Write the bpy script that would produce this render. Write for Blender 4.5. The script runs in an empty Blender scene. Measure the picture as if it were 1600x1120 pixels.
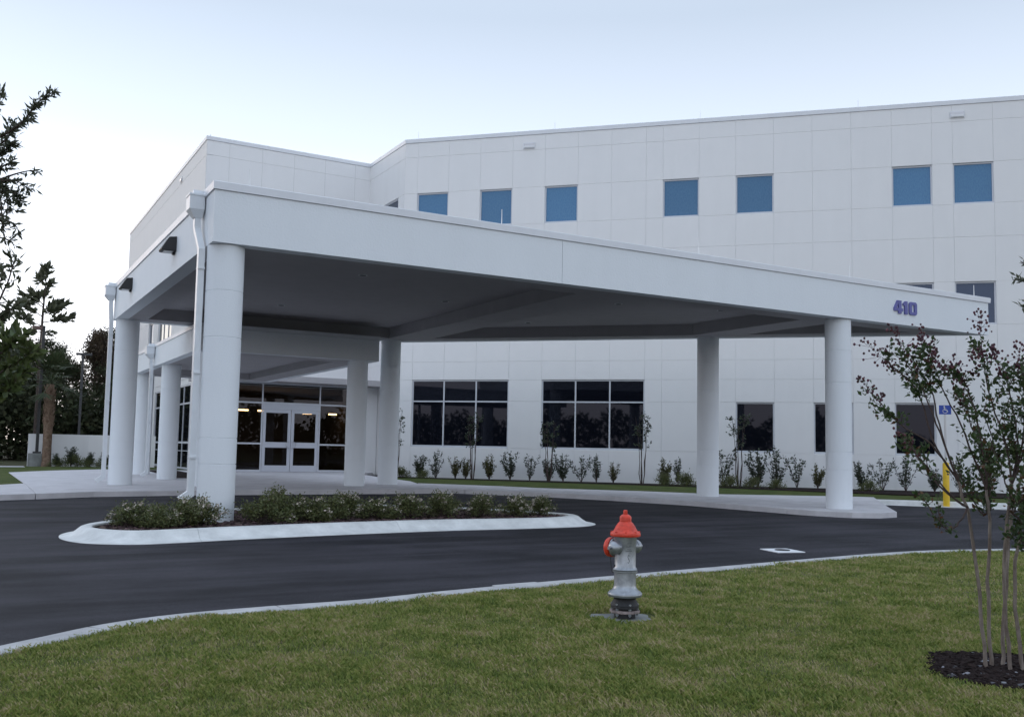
import bpy, bmesh, math, random
import numpy as np
from mathutils import Matrix, Vector, noise as mnoise

random.seed(7)
scene = bpy.context.scene
COL = scene.collection

# ------------------------------------------------------------------ camera
cam_d = bpy.data.cameras.new('camera')
cam = bpy.data.objects.new('camera', cam_d)
COL.objects.link(cam)
RGT = Vector((0.86868068, -0.49501419, 0.01883668))
DWN = Vector((0.05610789, 0.06053854, -0.99658767))
FWD = Vector((0.49218469, 0.86677335, 0.08036286))
m = Matrix((RGT, -DWN, -FWD)).transposed().to_4x4()
m.translation = (0, 0, 1.32)
cam.matrix_world = m
cam_d.sensor_width = 36
cam_d.lens = 36 * 1499.83 / 1600
cam_d.shift_y = 23.4 / 1600
cam_d.clip_start = 0.05
cam_d.clip_end = 3000
scene.camera = cam

# ------------------------------------------------------------------ world, sun, exposure
SUN_AZ = math.radians(-24)        # clockwise from +Y; sunset glow beyond the left trees
world = bpy.data.worlds.new('World')
scene.world = world
world.use_nodes = True
nt = world.node_tree
bg = nt.nodes['Background']
sky = nt.nodes.new('ShaderNodeTexSky')
sky.sky_type = 'NISHITA'
sky.sun_disc = False
sky.sun_elevation = math.radians(4.0)
sky.sun_rotation = SUN_AZ
sky.altitude = 0
sky.air_density = 1.0
sky.dust_density = 0.6
sky.ozone_density = 2.2
hs_ = nt.nodes.new('ShaderNodeHueSaturation'); hs_.inputs['Saturation'].default_value = 0.5
mx_ = nt.nodes.new('ShaderNodeMix'); mx_.data_type = 'RGBA'; mx_.inputs[0].default_value = 0.84
tc_ = nt.nodes.new('ShaderNodeTexCoord'); sx_ = nt.nodes.new('ShaderNodeSeparateXYZ')
rp_ = nt.nodes.new('ShaderNodeValToRGB')                      # dusk haze: pale at the horizon, bluer and darker overhead
for p_, c_ in ((0.0, (0.62, 0.585, 0.60)), (0.10, (0.62, 0.625, 0.69)), (0.22, (0.475, 0.51, 0.585)), (0.30, (0.335, 0.375, 0.445)), (0.42, (0.235, 0.275, 0.335)), (0.7, (0.285, 0.335, 0.41)), (1.0, (0.37, 0.435, 0.535))):
    e_ = rp_.color_ramp.elements[0] if p_ == 0.0 else rp_.color_ramp.elements[-1] if p_ == 1.0 else rp_.color_ramp.elements.new(p_)
    e_.position = p_; e_.color = (*c_, 1)
nt.links.new(tc_.outputs['Generated'], sx_.inputs[0]); nt.links.new(sx_.outputs['Z'], rp_.inputs[0])
vm_ = nt.nodes.new('ShaderNodeVectorMath'); vm_.operation = 'SCALE'; vm_.inputs['Scale'].default_value = 4.2
nt.links.new(rp_.outputs[0], vm_.inputs[0]); nt.links.new(vm_.outputs[0], mx_.inputs[7])
nt.links.new(sky.outputs[0], hs_.inputs['Color'])
nt.links.new(hs_.outputs[0], mx_.inputs[6])
nt.links.new(mx_.outputs[2], bg.inputs[0])
bg.inputs[1].default_value = 0.15
sun_d = bpy.data.lights.new('sun', 'SUN')
sun = bpy.data.objects.new('sun', sun_d)
COL.objects.link(sun)
sun_d.energy = 0.10
sun_d.angle = math.radians(25)
sun_d.color = (1.0, 0.80, 0.66)
sdir = Vector((math.sin(SUN_AZ) * math.cos(0.12), math.cos(SUN_AZ) * math.cos(0.12), math.sin(0.12)))
sun.rotation_euler = sdir.to_track_quat('Z', 'Y').to_euler()
scene.view_settings.view_transform = 'Standard'
scene.view_settings.look = 'None'
scene.view_settings.exposure = 2.07
scene.view_settings.gamma = 1.0
scene.view_settings.use_curve_mapping = False

# ------------------------------------------------------------------ materials
def mat(name, col, rough=0.6, spec=0.5, metal=0.0, var=0.0, vscale=3.0, bump=0.0, bscale=60.0, col2=None,
        island=0.0, trans=0.0, detail=6.0, stretch=None, emit=None):
    M = bpy.data.materials.new(name)
    M.use_nodes = True
    n = M.node_tree.nodes; l = M.node_tree.links
    b = n['Principled BSDF']
    b.inputs['Base Color'].default_value = (*col, 1)
    b.inputs['Roughness'].default_value = rough
    b.inputs['Specular IOR Level'].default_value = spec
    b.inputs['Metallic'].default_value = metal
    tc = n.new('ShaderNodeNewGeometry')
    src = tc.outputs['Position']
    if stretch:
        mp = n.new('ShaderNodeVectorMath'); mp.operation = 'MULTIPLY'
        mp.inputs[1].default_value = stretch
        l.new(src, mp.inputs[0]); src2 = mp.outputs[0]
    else:
        src2 = src
    last = None
    if var > 0 or col2:
        nz = n.new('ShaderNodeTexNoise'); nz.inputs['Scale'].default_value = vscale
        nz.inputs['Detail'].default_value = detail; nz.inputs['Roughness'].default_value = 0.65
        l.new(src2, nz.inputs['Vector'])
        r = n.new('ShaderNodeValToRGB')
        r.color_ramp.elements[0].position = 0.36; r.color_ramp.elements[1].position = 0.66
        if col2 is None:
            a = tuple(max(0, c * (1 - var)) for c in col); bb = tuple(min(1, c * (1 + var)) for c in col)
        else:
            a, bb = col, col2
        r.color_ramp.elements[0].color = (*a, 1); r.color_ramp.elements[1].color = (*bb, 1)
        l.new(nz.outputs['Fac'], r.inputs[0]); last = r.outputs[0]
        l.new(last, b.inputs['Base Color'])
    if island > 0:
        hs = n.new('ShaderNodeHueSaturation')
        mr = n.new('ShaderNodeMapRange')
        mr.inputs['To Min'].default_value = 1 - island; mr.inputs['To Max'].default_value = 1 + island
        l.new(tc.outputs['Random Per Island'], mr.inputs['Value'])
        l.new(mr.outputs[0], hs.inputs['Value'])
        mr2 = n.new('ShaderNodeMapRange')
        mr2.inputs['To Min'].default_value = 0.5 + 0.05 * island; mr2.inputs['To Max'].default_value = 0.5 - 0.09 * island
        wn = n.new('ShaderNodeTexWhiteNoise'); wn.noise_dimensions = '1D'
        l.new(tc.outputs['Random Per Island'], wn.inputs['W']); l.new(wn.outputs['Value'], mr2.inputs['Value'])
        l.new(mr2.outputs[0], hs.inputs['Hue'])
        if last: l.new(last, hs.inputs['Color'])
        else: hs.inputs['Color'].default_value = (*col, 1)
        l.new(hs.outputs[0], b.inputs['Base Color'])
    if bump > 0:
        nb = n.new('ShaderNodeTexNoise'); nb.inputs['Scale'].default_value = bscale
        nb.inputs['Detail'].default_value = 5
        l.new(src, nb.inputs['Vector'])
        bp = n.new('ShaderNodeBump'); bp.inputs['Strength'].default_value = bump
        bp.inputs['Distance'].default_value = 0.02
        l.new(nb.outputs['Fac'], bp.inputs['Height']); l.new(bp.outputs[0], b.inputs['Normal'])
    if trans > 0:
        tr = n.new('ShaderNodeBsdfTranslucent'); ms = n.new('ShaderNodeMixShader')
        ms.inputs[0].default_value = trans
        out = n['Material Output']
        tr.inputs[0].default_value = (*[min(1, c * 1.5) for c in col], 1)
        l.new(b.outputs[0], ms.inputs[1]); l.new(tr.outputs[0], ms.inputs[2]); l.new(ms.outputs[0], out.inputs[0])
    if emit:
        b.inputs['Emission Color'].default_value = (*emit[:3], 1)
        b.inputs['Emission Strength'].default_value = emit[3]
    return M

def wall_mat(name, col, amp=0.05):
    """painted, lightly textured concrete with rain streaks and cloudy patches"""
    M = bpy.data.materials.new(name); M.use_nodes = True
    n = M.node_tree.nodes; l = M.node_tree.links; b = n['Principled BSDF']
    b.inputs['Roughness'].default_value = 0.78; b.inputs['Specular IOR Level'].default_value = 0.3
    g_ = n.new('ShaderNodeNewGeometry')
    mp = n.new('ShaderNodeVectorMath'); mp.operation = 'MULTIPLY'; mp.inputs[1].default_value = (2.2, 2.2, 0.35)
    l.new(g_.outputs['Position'], mp.inputs[0])
    n1 = n.new('ShaderNodeTexNoise'); n1.inputs['Scale'].default_value = 1.2; n1.inputs['Detail'].default_value = 5
    l.new(mp.outputs[0], n1.inputs['Vector'])
    n2 = n.new('ShaderNodeTexNoise'); n2.inputs['Scale'].default_value = 0.9; n2.inputs['Detail'].default_value = 7
    n2.inputs['Roughness'].default_value = 0.7
    l.new(g_.outputs['Position'], n2.inputs['Vector'])
    mul = n.new('ShaderNodeMath'); mul.operation = 'MULTIPLY_ADD'; mul.inputs[1].default_value = 0.5
    l.new(n1.outputs['Fac'], mul.inputs[0]); 
    h = n.new('ShaderNodeMath'); h.operation = 'MULTIPLY'; h.inputs[1].default_value = 0.5
    l.new(n2.outputs['Fac'], h.inputs[0]); l.new(h.outputs[0], mul.inputs[2])
    r = n.new('ShaderNodeValToRGB')
    r.color_ramp.elements[0].position = 0.35; r.color_ramp.elements[1].position = 0.62
    r.color_ramp.elements[0].color = (*[c * (1 - amp) for c in col], 1)
    r.color_ramp.elements[1].color = (*[min(1, c * (1 + amp)) for c in col], 1)
    l.new(mul.outputs[0], r.inputs[0]); l.new(r.outputs[0], b.inputs['Base Color'])
    nb = n.new('ShaderNodeTexNoise'); nb.inputs['Scale'].default_value = 35; nb.inputs['Detail'].default_value = 4
    l.new(g_.outputs['Position'], nb.inputs['Vector'])
    bp = n.new('ShaderNodeBump'); bp.inputs['Strength'].default_value = 0.35; bp.inputs['Distance'].default_value = 0.012
    l.new(nb.outputs['Fac'], bp.inputs['Height']); l.new(bp.outputs[0], b.inputs['Normal'])
    return M

M = {}
M['wall'] = wall_mat('painted_wall', (0.80, 0.80, 0.805), 0.013)
M['column'] = wall_mat('painted_column', (0.78, 0.815, 0.85), 0.014)
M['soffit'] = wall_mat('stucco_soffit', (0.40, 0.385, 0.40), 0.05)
M['coping'] = mat('coping_metal', (0.74, 0.76, 0.80), 0.45, 0.5, var=0.03, vscale=2)
M['gutter'] = mat('downspout_metal', (0.72, 0.75, 0.78), 0.4, 0.5, var=0.03, vscale=4)
M['alu'] = mat('window_frame_aluminium', (0.60, 0.62, 0.67), 0.4, 0.5, var=0.03)
M['door_metal'] = mat('door_aluminium', (0.55, 0.57, 0.63), 0.4, 0.5)
M['steel'] = mat('brushed_steel', (0.5, 0.5, 0.52), 0.35, metal=0.8)
M['black'] = mat('black_metal', (0.018, 0.018, 0.02), 0.45)
M['lens'] = mat('lamp_lens', (0.6, 0.6, 0.62), 0.3)
M['rod'] = mat('lightning_rod_metal', (0.8, 0.8, 0.8), 0.4)
M['digit'] = mat('blue_number', (0.085, 0.09, 0.33), 0.45, var=0.1, vscale=8)
M['concrete'] = mat('pale_concrete', (0.58, 0.565, 0.585), 0.85, 0.3, var=0.10, vscale=1.6, bump=0.3, bscale=90)
M['kerb'] = mat('kerb_concrete', (0.68, 0.69, 0.68), 0.85, 0.3, var=0.14, vscale=2.3, bump=0.3, bscale=70)
M['kerb_old'] = mat('ribbon_kerb_concrete', (0.46, 0.455, 0.46), 0.9, 0.3, var=0.16, vscale=3.5, bump=0.4, bscale=70)
M['gray_conc'] = mat('grey_concrete', (0.21, 0.22, 0.215), 0.9, 0.3, var=0.2, vscale=3, bump=0.4, bscale=40)
M['mulch'] = mat('brown_mulch', (0.012, 0.008, 0.008), 0.95, 0.1, col2=(0.040, 0.028, 0.026), vscale=22, bump=1.0, bscale=30)
M['chip'] = mat('bark_chip', (0.075, 0.05, 0.047), 0.9, 0.2, island=0.75)
M['stone'] = mat('grey_stone_chip', (0.16, 0.16, 0.18), 0.8, 0.3, island=0.7)
M['soil'] = mat('lawn_soil', (0.070, 0.085, 0.030), 0.95, 0.1, col2=(0.15, 0.14, 0.07), vscale=2.5, bump=0.6, bscale=60)
M['lawn_far'] = mat('short_lawn', (0.045, 0.070, 0.018), 0.9, 0.1, col2=(0.10, 0.115, 0.035), vscale=1.6, bump=1.0, bscale=25)
M['terrain'] = mat('rough_ground', (0.05, 0.055, 0.03), 0.95, 0.1, col2=(0.09, 0.085, 0.05), vscale=0.3, bump=0.5, bscale=3)
M['yellow'] = mat('yellow_paint', (0.80, 0.52, 0.02), 0.45, var=0.08, vscale=6)
M['blue_sign'] = mat('blue_sign_face', (0.02, 0.07, 0.42), 0.4)
M['white'] = mat('white_paint', (0.75, 0.76, 0.78), 0.6, var=0.05)
M['red'] = mat('red_hydrant_paint', (0.66, 0.050, 0.022), 0.42, 0.5, var=0.22, vscale=18, bump=0.15, bscale=60)
M['silver'] = mat('silver_hydrant_paint', (0.27, 0.285, 0.31), 0.34, 0.5, metal=0.6, col2=(0.42, 0.445, 0.48), vscale=14, bump=0.05, bscale=30)
M['iron'] = mat('black_iron', (0.022, 0.022, 0.024), 0.6, bump=0.3, bscale=60)
M['rusty'] = mat('weathered_flange', (0.26, 0.21, 0.20), 0.7, var=0.35, vscale=25)
M['bark'] = mat('grey_bark', (0.16, 0.13, 0.11), 0.9, 0.2, col2=(0.30, 0.26, 0.22), vscale=14, bump=0.6, bscale=50)
M['bark_dark'] = mat('dark_bark', (0.07, 0.055, 0.048), 0.9, 0.2, var=0.3, vscale=10, bump=0.6, bscale=20)
M['twig'] = mat('twig_bark', (0.075, 0.055, 0.05), 0.9, 0.2, var=0.25, vscale=20)
M['myrtle_bark'] = mat('smooth_pale_bark', (0.13, 0.10, 0.085), 0.8, 0.2, col2=(0.27, 0.23, 0.20), vscale=9, stretch=(3, 3, 0.7), bump=0.4, bscale=60)
M['palm_bark'] = mat('palm_trunk_fibre', (0.13, 0.085, 0.06), 0.95, 0.1, col2=(0.28, 0.20, 0.15), vscale=9, bump=0.8, bscale=25)
M['leaf_myrtle'] = mat('myrtle_leaf', (0.045, 0.075, 0.026), 0.55, 0.4, island=0.45, trans=0.25)
M['leaf_bronze'] = mat('bronze_leaf', (0.085, 0.045, 0.02), 0.55, 0.4, island=0.4, trans=0.2)
M['seed'] = mat('dark_red_seed_capsule', (0.075, 0.022, 0.028), 0.6, 0.4, island=0.5)
M['leaf_oak'] = mat('oak_leaf', (0.075, 0.085, 0.055), 0.5, 0.45, island=0.4, trans=0.4)
M['leaf_broad'] = mat('glossy_green_leaf', (0.075, 0.10, 0.035), 0.45, 0.5, island=0.5, trans=0.4)
M['leaf_red'] = mat('reddish_leaf', (0.12, 0.03, 0.03), 0.5, 0.4, island=0.4, trans=0.2)
M['leaf_far'] = mat('far_tree_leaf', (0.040, 0.048, 0.024), 0.7, 0.2, island=0.5, trans=0.15)
M['leaf_far2'] = mat('far_brown_leaf', (0.060, 0.045, 0.028), 0.7, 0.2, island=0.5, trans=0.2)
M['leaf_mag'] = mat('magnolia_leaf', (0.085, 0.095, 0.055), 0.45, 0.5, island=0.35, trans=0.3)
M['leaf_shrub'] = mat('shrub_leaf', (0.10, 0.118, 0.044), 0.5, 0.4, island=0.5, trans=0.15)
M['leaf_upright'] = mat('upright_shrub_leaf', (0.045, 0.060, 0.036), 0.55, 0.35, island=0.5, trans=0.15)
M['leaf_upright2'] = mat('yellowish_shrub_leaf', (0.10, 0.10, 0.04), 0.55, 0.35, island=0.4, trans=0.15)
M['bloom'] = mat('pale_blossom', (0.55, 0.49, 0.42), 0.8, island=0.35)
M['palm_leaf'] = mat('palm_frond', (0.055, 0.075, 0.035), 0.6, 0.3, island=0.4)
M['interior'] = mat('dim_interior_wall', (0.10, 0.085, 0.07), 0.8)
M['strip_light'] = mat('warm_strip_light', (1, 0.8, 0.5), 0.5, emit=(1.0, 0.62, 0.28, 2.2))

def asphalt():
    A = bpy.data.materials.new('dark_asphalt'); A.use_nodes = True
    n = A.node_tree.nodes; l = A.node_tree.links; b = n['Principled BSDF']
    b.inputs['Roughness'].default_value = 0.8; b.inputs['Specular IOR Level'].default_value = 0.2
    g_ = n.new('ShaderNodeNewGeometry')
    def noise(sc, det, vec=None, rough=0.6):
        x = n.new('ShaderNodeTexNoise'); x.inputs['Scale'].default_value = sc; x.inputs['Detail'].default_value = det
        x.inputs['Roughness'].default_value = rough
        l.new(vec or g_.outputs['Position'], x.inputs['Vector']); return x.outputs['Fac']
    mp = n.new('ShaderNodeVectorMath'); mp.operation = 'MULTIPLY'; mp.inputs[1].default_value = (0.16, 1.3, 1)
    l.new(g_.outputs['Position'], mp.inputs[0])
    a = noise(1.0, 6, mp.outputs[0]); c = noise(95, 3, None, 0.7); d = noise(0.5, 5)
    m1 = n.new('ShaderNodeMix'); m1.inputs[0].default_value = 0.45; l.new(a, m1.inputs[2]); l.new(d, m1.inputs[3])
    r = n.new('ShaderNodeValToRGB')
    r.color_ramp.elements[0].position = 0.42; r.color_ramp.elements[1].position = 0.60
    r.color_ramp.elements[0].color = (0.011, 0.011, 0.0145, 1); r.color_ramp.elements[1].color = (0.040, 0.038, 0.047, 1)
    l.new(m1.outputs[0], r.inputs[0])
    r2 = n.new('ShaderNodeValToRGB')
    r2.color_ramp.elements[0].position = 0.3; r2.color_ramp.elements[1].position = 0.72
    r2.color_ramp.elements[0].color = (0.45, 0.45, 0.45, 1); r2.color_ramp.elements[1].color = (1.8, 1.8, 1.8, 1)
    l.new(c, r2.inputs[0])
    mx = n.new('ShaderNodeMix'); mx.data_type = 'RGBA'; mx.blend_type = 'MULTIPLY'; mx.inputs[0].default_value = 1.0
    l.new(r.outputs[0], mx.inputs[6]); l.new(r2.outputs[0], mx.inputs[7]); l.new(mx.outputs[2], b.inputs['Base Color'])
    bp = n.new('ShaderNodeBump'); bp.inputs['Strength'].default_value = 0.6; bp.inputs['Distance'].default_value = 0.01
    l.new(c, bp.inputs['Height']); l.new(bp.outputs[0], b.inputs['Normal'])
    return A
M['asphalt'] = asphalt()

def glass(name, base, tint, ior, rough=0.02):
    G = bpy.data.materials.new(name); G.use_nodes = True
    n = G.node_tree.nodes; l = G.node_tree.links; b = n['Principled BSDF']
    b.inputs['Base Color'].default_value = (*base, 1); b.inputs['Roughness'].default_value = rough
    b.inputs['IOR'].default_value = ior; b.inputs['Specular Tint'].default_value = (*tint, 1)
    g_ = n.new('ShaderNodeNewGeometry')
    nz = n.new('ShaderNodeTexNoise'); nz.inputs['Scale'].default_value = 0.8
    l.new(g_.outputs['Position'], nz.inputs['Vector'])
    bp = n.new('ShaderNodeBump'); bp.inputs['Strength'].default_value = 0.04; bp.inputs['Distance'].default_value = 0.03
    l.new(nz.outputs['Fac'], bp.inputs['Height']); l.new(bp.outputs[0], b.inputs['Normal'])
    return G
M['glass_dark'] = glass('dark_reflective_glass', (0.005, 0.006, 0.010), (0.8, 0.82, 1.0), 1.34)
M['glass_navy'] = glass('navy_glass', (0.012, 0.026, 0.060), (0.7, 0.8, 1.0), 1.6)
M['glass_side'] = glass('sky_reflecting_glass', (0.02, 0.02, 0.03), (1.0, 0.97, 0.85), 3.2)
def shade_glass():
    G = glass('blue_shaded_glass', (0.06, 0.15, 0.28), (0.6, 0.8, 1.0), 1.6, 0.05)
    n = G.node_tree.nodes; l = G.node_tree.links; b = n['Principled BSDF']
    g_ = n.new('ShaderNodeNewGeometry')
    mp = n.new('ShaderNodeVectorMath'); mp.operation = 'MULTIPLY'; mp.inputs[1].default_value = (9, 9, 2)
    l.new(g_.outputs['Position'], mp.inputs[0])
    nz = n.new('ShaderNodeTexNoise'); nz.inputs['Scale'].default_value = 5; nz.inputs['Detail'].default_value = 6
    l.new(mp.outputs[0], nz.inputs['Vector'])
    r = n.new('ShaderNodeValToRGB')
    r.color_ramp.elements[0].position = 0.3; r.color_ramp.elements[1].position = 0.7
    r.color_ramp.elements[0].color = (0.050, 0.145, 0.29, 1); r.color_ramp.elements[1].color = (0.085, 0.20, 0.34, 1)
    oi = n.new('ShaderNodeObjectInfo'); mr = n.new('ShaderNodeMapRange'); mr.inputs['To Min'].default_value = 0.82; mr.inputs['To Max'].default_value = 1.16
    hs = n.new('ShaderNodeHueSaturation'); l.new(oi.outputs['Random'], mr.inputs['Value']); l.new(mr.outputs[0], hs.inputs['Value'])
    l.new(nz.outputs['Fac'], r.inputs[0]); l.new(r.outputs[0], hs.inputs['Color']); l.new(hs.outputs[0], b.inputs['Base Color'])
    return G
M['glass_blue'] = shade_glass()
def clear_glass():
    G = bpy.data.materials.new('tinted_door_glass'); G.use_nodes = True
    n = G.node_tree.nodes; l = G.node_tree.links
    n.remove(n['Principled BSDF'])
    tr = n.new('ShaderNodeBsdfTransparent'); tr.inputs[0].default_value = (0.42, 0.42, 0.42, 1)
    gl = n.new('ShaderNodeBsdfGlossy'); gl.inputs['Roughness'].default_value = 0.01
    gl.inputs[0].default_value = (0.85, 0.87, 1, 1)
    fr = n.new('ShaderNodeFresnel'); fr.inputs[0].default_value = 1.38
    ms = n.new('ShaderNodeMixShader')
    l.new(fr.outputs[0], ms.inputs[0]); l.new(tr.outputs[0], ms.inputs[1]); l.new(gl.outputs[0], ms.inputs[2])
    l.new(ms.outputs[0], n['Material Output'].inputs[0])
    return G
M['glass_clear'] = clear_glass()

def grass_mat():
    G = bpy.data.materials.new('grass_blade'); G.use_nodes = True
    n = G.node_tree.nodes; l = G.node_tree.links; b = n['Principled BSDF']
    b.inputs['Roughness'].default_value = 0.6; b.inputs['Specular IOR Level'].default_value = 0.25
    g_ = n.new('ShaderNodeNewGeometry')
    r = n.new('ShaderNodeValToRGB'); e = r.color_ramp.elements
    e[0].position = 0.0; e[0].color = (0.095, 0.140, 0.030, 1)
    e[1].position = 1.0; e[1].color = (0.42, 0.35, 0.20, 1)
    x = e.new(0.35); x.color = (0.185, 0.238, 0.052, 1)
    x = e.new(0.65); x.color = (0.270, 0.296, 0.082, 1)
    x = e.new(0.88); x.color = (0.32, 0.305, 0.11, 1)
    nz = n.new('ShaderNodeTexNoise'); nz.inputs['Scale'].default_value = 3.2; nz.inputs['Detail'].default_value = 8
    nz.inputs['Roughness'].default_value = 0.7
    l.new(g_.outputs['Position'], nz.inputs['Vector'])
    ma = n.new('ShaderNodeMath'); ma.operation = 'MULTIPLY_ADD'; ma.inputs[1].default_value = 2.9; ma.inputs[2].default_value = -1.33
    l.new(nz.outputs['Fac'], ma.inputs[0])
    mb = n.new('ShaderNodeMath'); mb.operation = 'MULTIPLY_ADD'; mb.inputs[1].default_value = 0.9
    l.new(g_.outputs['Random Per Island'], mb.inputs[0]); l.new(ma.outputs[0], mb.inputs[2])
    l.new(mb.outputs[0], r.inputs[0]); l.new(r.outputs[0], b.inputs['Base Color'])
    tr = n.new('ShaderNodeBsdfTranslucent'); ms = n.new('ShaderNodeMixShader'); ms.inputs[0].default_value = 0.25
    l.new(r.outputs[0], tr.inputs[0]); l.new(b.outputs[0], ms.inputs[1]); l.new(tr.outputs[0], ms.inputs[2])
    l.new(ms.outputs[0], n['Material Output'].inputs[0])
    return G
M['grass'] = grass_mat()

# ------------------------------------------------------------------ helpers
def tag(o, label=None, cat=None, group=None, kind=None):
    if label: o['label'] = label
    if cat: o['category'] = cat
    if group: o['group'] = group
    if kind: o['kind'] = kind
    return o

def empty(name, loc=(0, 0, 0), rz=0.0, label=None, cat=None, group=None, parent=None):
    o = bpy.data.objects.new(name, None); COL.objects.link(o)
    o.empty_display_size = 0.2
    o.location = loc; o.rotation_euler = (0, 0, rz); o.parent = parent
    return tag(o, label, cat, group)

class MB:
    def __init__(s): s.v = []; s.f = []; s.mi = []; s.cur = 0
    def add(s, vs, fs):
        k = len(s.v); s.v += [tuple(p) for p in vs]
        s.f += [tuple(i + k for i in f) for f in fs]; s.mi += [s.cur] * len(fs)
    def box(s, x0, x1, y0, y1, z0, z1):
        s.add([(x0, y0, z0), (x1, y0, z0), (x1, y1, z0), (x0, y1, z0), (x0, y0, z1), (x1, y0, z1), (x1, y1, z1), (x0, y1, z1)],
              [(0, 3, 2, 1), (4, 5, 6, 7), (0, 1, 5, 4), (1, 2, 6, 5), (2, 3, 7, 6), (3, 0, 4, 7)])
    def prism(s, poly, z0, z1):
        """vertical prism over a CCW plan polygon; z may be a function of (x, y)"""
        a = z0 if callable(z0) else (lambda x, y: z0)
        b = z1 if callable(z1) else (lambda x, y: z1)
        n = len(poly)
        s.add([(x, y, a(x, y)) for x, y in poly] + [(x, y, b(x, y)) for x, y in poly],
              [tuple(range(n))[::-1], tuple(range(n, 2 * n))] + [(i, (i + 1) % n, n + (i + 1) % n, n + i) for i in range(n)])
    def lathe(s, prof, c=(0, 0, 0), seg=24, axis=None, cap=True):
        """prof: list of (r, h); axis: direction Vector (default Z)"""
        ax = Vector(axis).normalized() if axis is not None else Vector((0, 0, 1))
        q = Vector((0, 0, 1)).rotation_difference(ax)
        c = Vector(c); vs = []; fs = []
        for r, h in prof:
            for i in range(seg):
                t = 2 * math.pi * i / seg
                vs.append(c + q @ Vector((r * math.cos(t), r * math.sin(t), h)))
        for j in range(len(prof) - 1):
            for i in range(seg):
                a = j * seg + i; b = j * seg + (i + 1) % seg
                fs.append((a, b, b + seg, a + seg))
        if cap:
            fs.append(tuple(range(seg))[::-1]); k = (len(prof) - 1) * seg
            fs.append(tuple(range(k, k + seg)))
        s.add(vs, fs)
    def tube(s, pts, rad, seg=6, cap=True):
        pts = [Vector(p) for p in pts]; n = len(pts)
        if not hasattr(rad, '__len__'): rad = [rad] * n
        vs = []; fs = []; up = Vector((0.3, 0.2, 0.9))
        for i, p in enumerate(pts):
            d = (pts[min(i + 1, n - 1)] - pts[max(i - 1, 0)]).normalized()
            a = d.cross(up)
            if a.length < 1e-3: a = d.cross(Vector((1, 0, 0)))
            a.normalize(); b = d.cross(a)
            for k in range(seg):
                t = 2 * math.pi * k / seg
                vs.append(p + (a * math.cos(t) + b * math.sin(t)) * rad[i])
        for i in range(n - 1):
            for k in range(seg):
                a0 = i * seg + k; b0 = i * seg + (k + 1) % seg
                fs.append((a0, a0 + seg, b0 + seg, b0))
        if cap:
            fs.append(tuple(range(seg))); fs.append(tuple(range((n - 1) * seg, n * seg))[::-1])
        s.add(vs, fs)
    def sweep(s, path, prof, closed=False, zf=None):
        """plan path swept with a closed profile of (outward offset d, z); outward = right of travel, mitred"""
        n = len(path); P = [Vector(p) for p in path]; k = len(prof); vs = []; fs = []
        for i in range(n):
            if closed or 0 < i < n - 1:
                a = (P[i] - P[i - 1]).normalized(); b = (P[(i + 1) % n] - P[i]).normalized()
            elif i == 0: a = b = (P[1] - P[0]).normalized()
            else: a = b = (P[-1] - P[-2]).normalized()
            na = Vector((a.y, -a.x)); nb = Vector((b.y, -b.x))
            mt = (na + nb); mt = mt / max(mt.length_squared / 2, 1e-6) if mt.length > 1e-6 else na
            if mt.length > 3: mt = mt.normalized() * 3
            for d, z in prof:
                q = P[i] + mt * d
                vs.append((q.x, q.y, z + (zf(q.x, q.y) if zf else 0)))
        for i in range(n if closed else n - 1):
            j = (i + 1) % n
            for t in range(k):
                u = (t + 1) % k
                fs.append((i * k + t, j * k + t, j * k + u, i * k + u))
        if not closed:
            fs.append(tuple(range(k))[::-1]); fs.append(tuple(range((n - 1) * k, n * k)))
        s.add(vs, fs)
    def mesh(s, name, mats, smooth=False):
        me = bpy.data.meshes.new(name); me.from_pydata(s.v, [], s.f)
        for q in (mats if isinstance(mats, (list, tuple)) else [mats]): me.materials.append(q)
        if any(s.mi): me.polygons.foreach_set('material_index', s.mi)
        bm = bmesh.new(); bm.from_mesh(me); bmesh.ops.recalc_face_normals(bm, faces=bm.faces); bm.to_mesh(me); bm.free()
        if smooth:
            me.polygons.foreach_set('use_smooth', [True] * len(me.polygons))
            me.update()
            try: me.set_sharp_from_angle(angle=math.radians(40))
            except Exception: pass
        me.update()
        return me
    def build(s, name, mats, parent=None, loc=(0, 0, 0), rz=0, smooth=False, bevel=0.0):
        me = s.mesh(name, mats, smooth)
        o = link(name, me, parent, loc, rz)
        if bevel:
            md = o.modifiers.new('bevel', 'BEVEL'); md.width = bevel; md.segments = 2; md.limit_method = 'ANGLE'
        return o

def link(name, me, parent=None, loc=(0, 0, 0), rz=0):
    o = bpy.data.objects.new(name, me); COL.objects.link(o)
    o.parent = parent; o.location = loc; o.rotation_euler = (0, 0, rz)
    return o

def kids(o): return [c for c in bpy.data.objects if c.parent == o]
def copy_tree(o, parent=None):
    c = o.copy(); COL.objects.link(c)
    if parent: c.parent = parent
    for ch in kids(o): copy_tree(ch, c)
    return c

def g(y): return -0.05 + 0.014 * min(max(y - 16.5, 0), 10)     # the forecourt rises gently to the building

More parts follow.
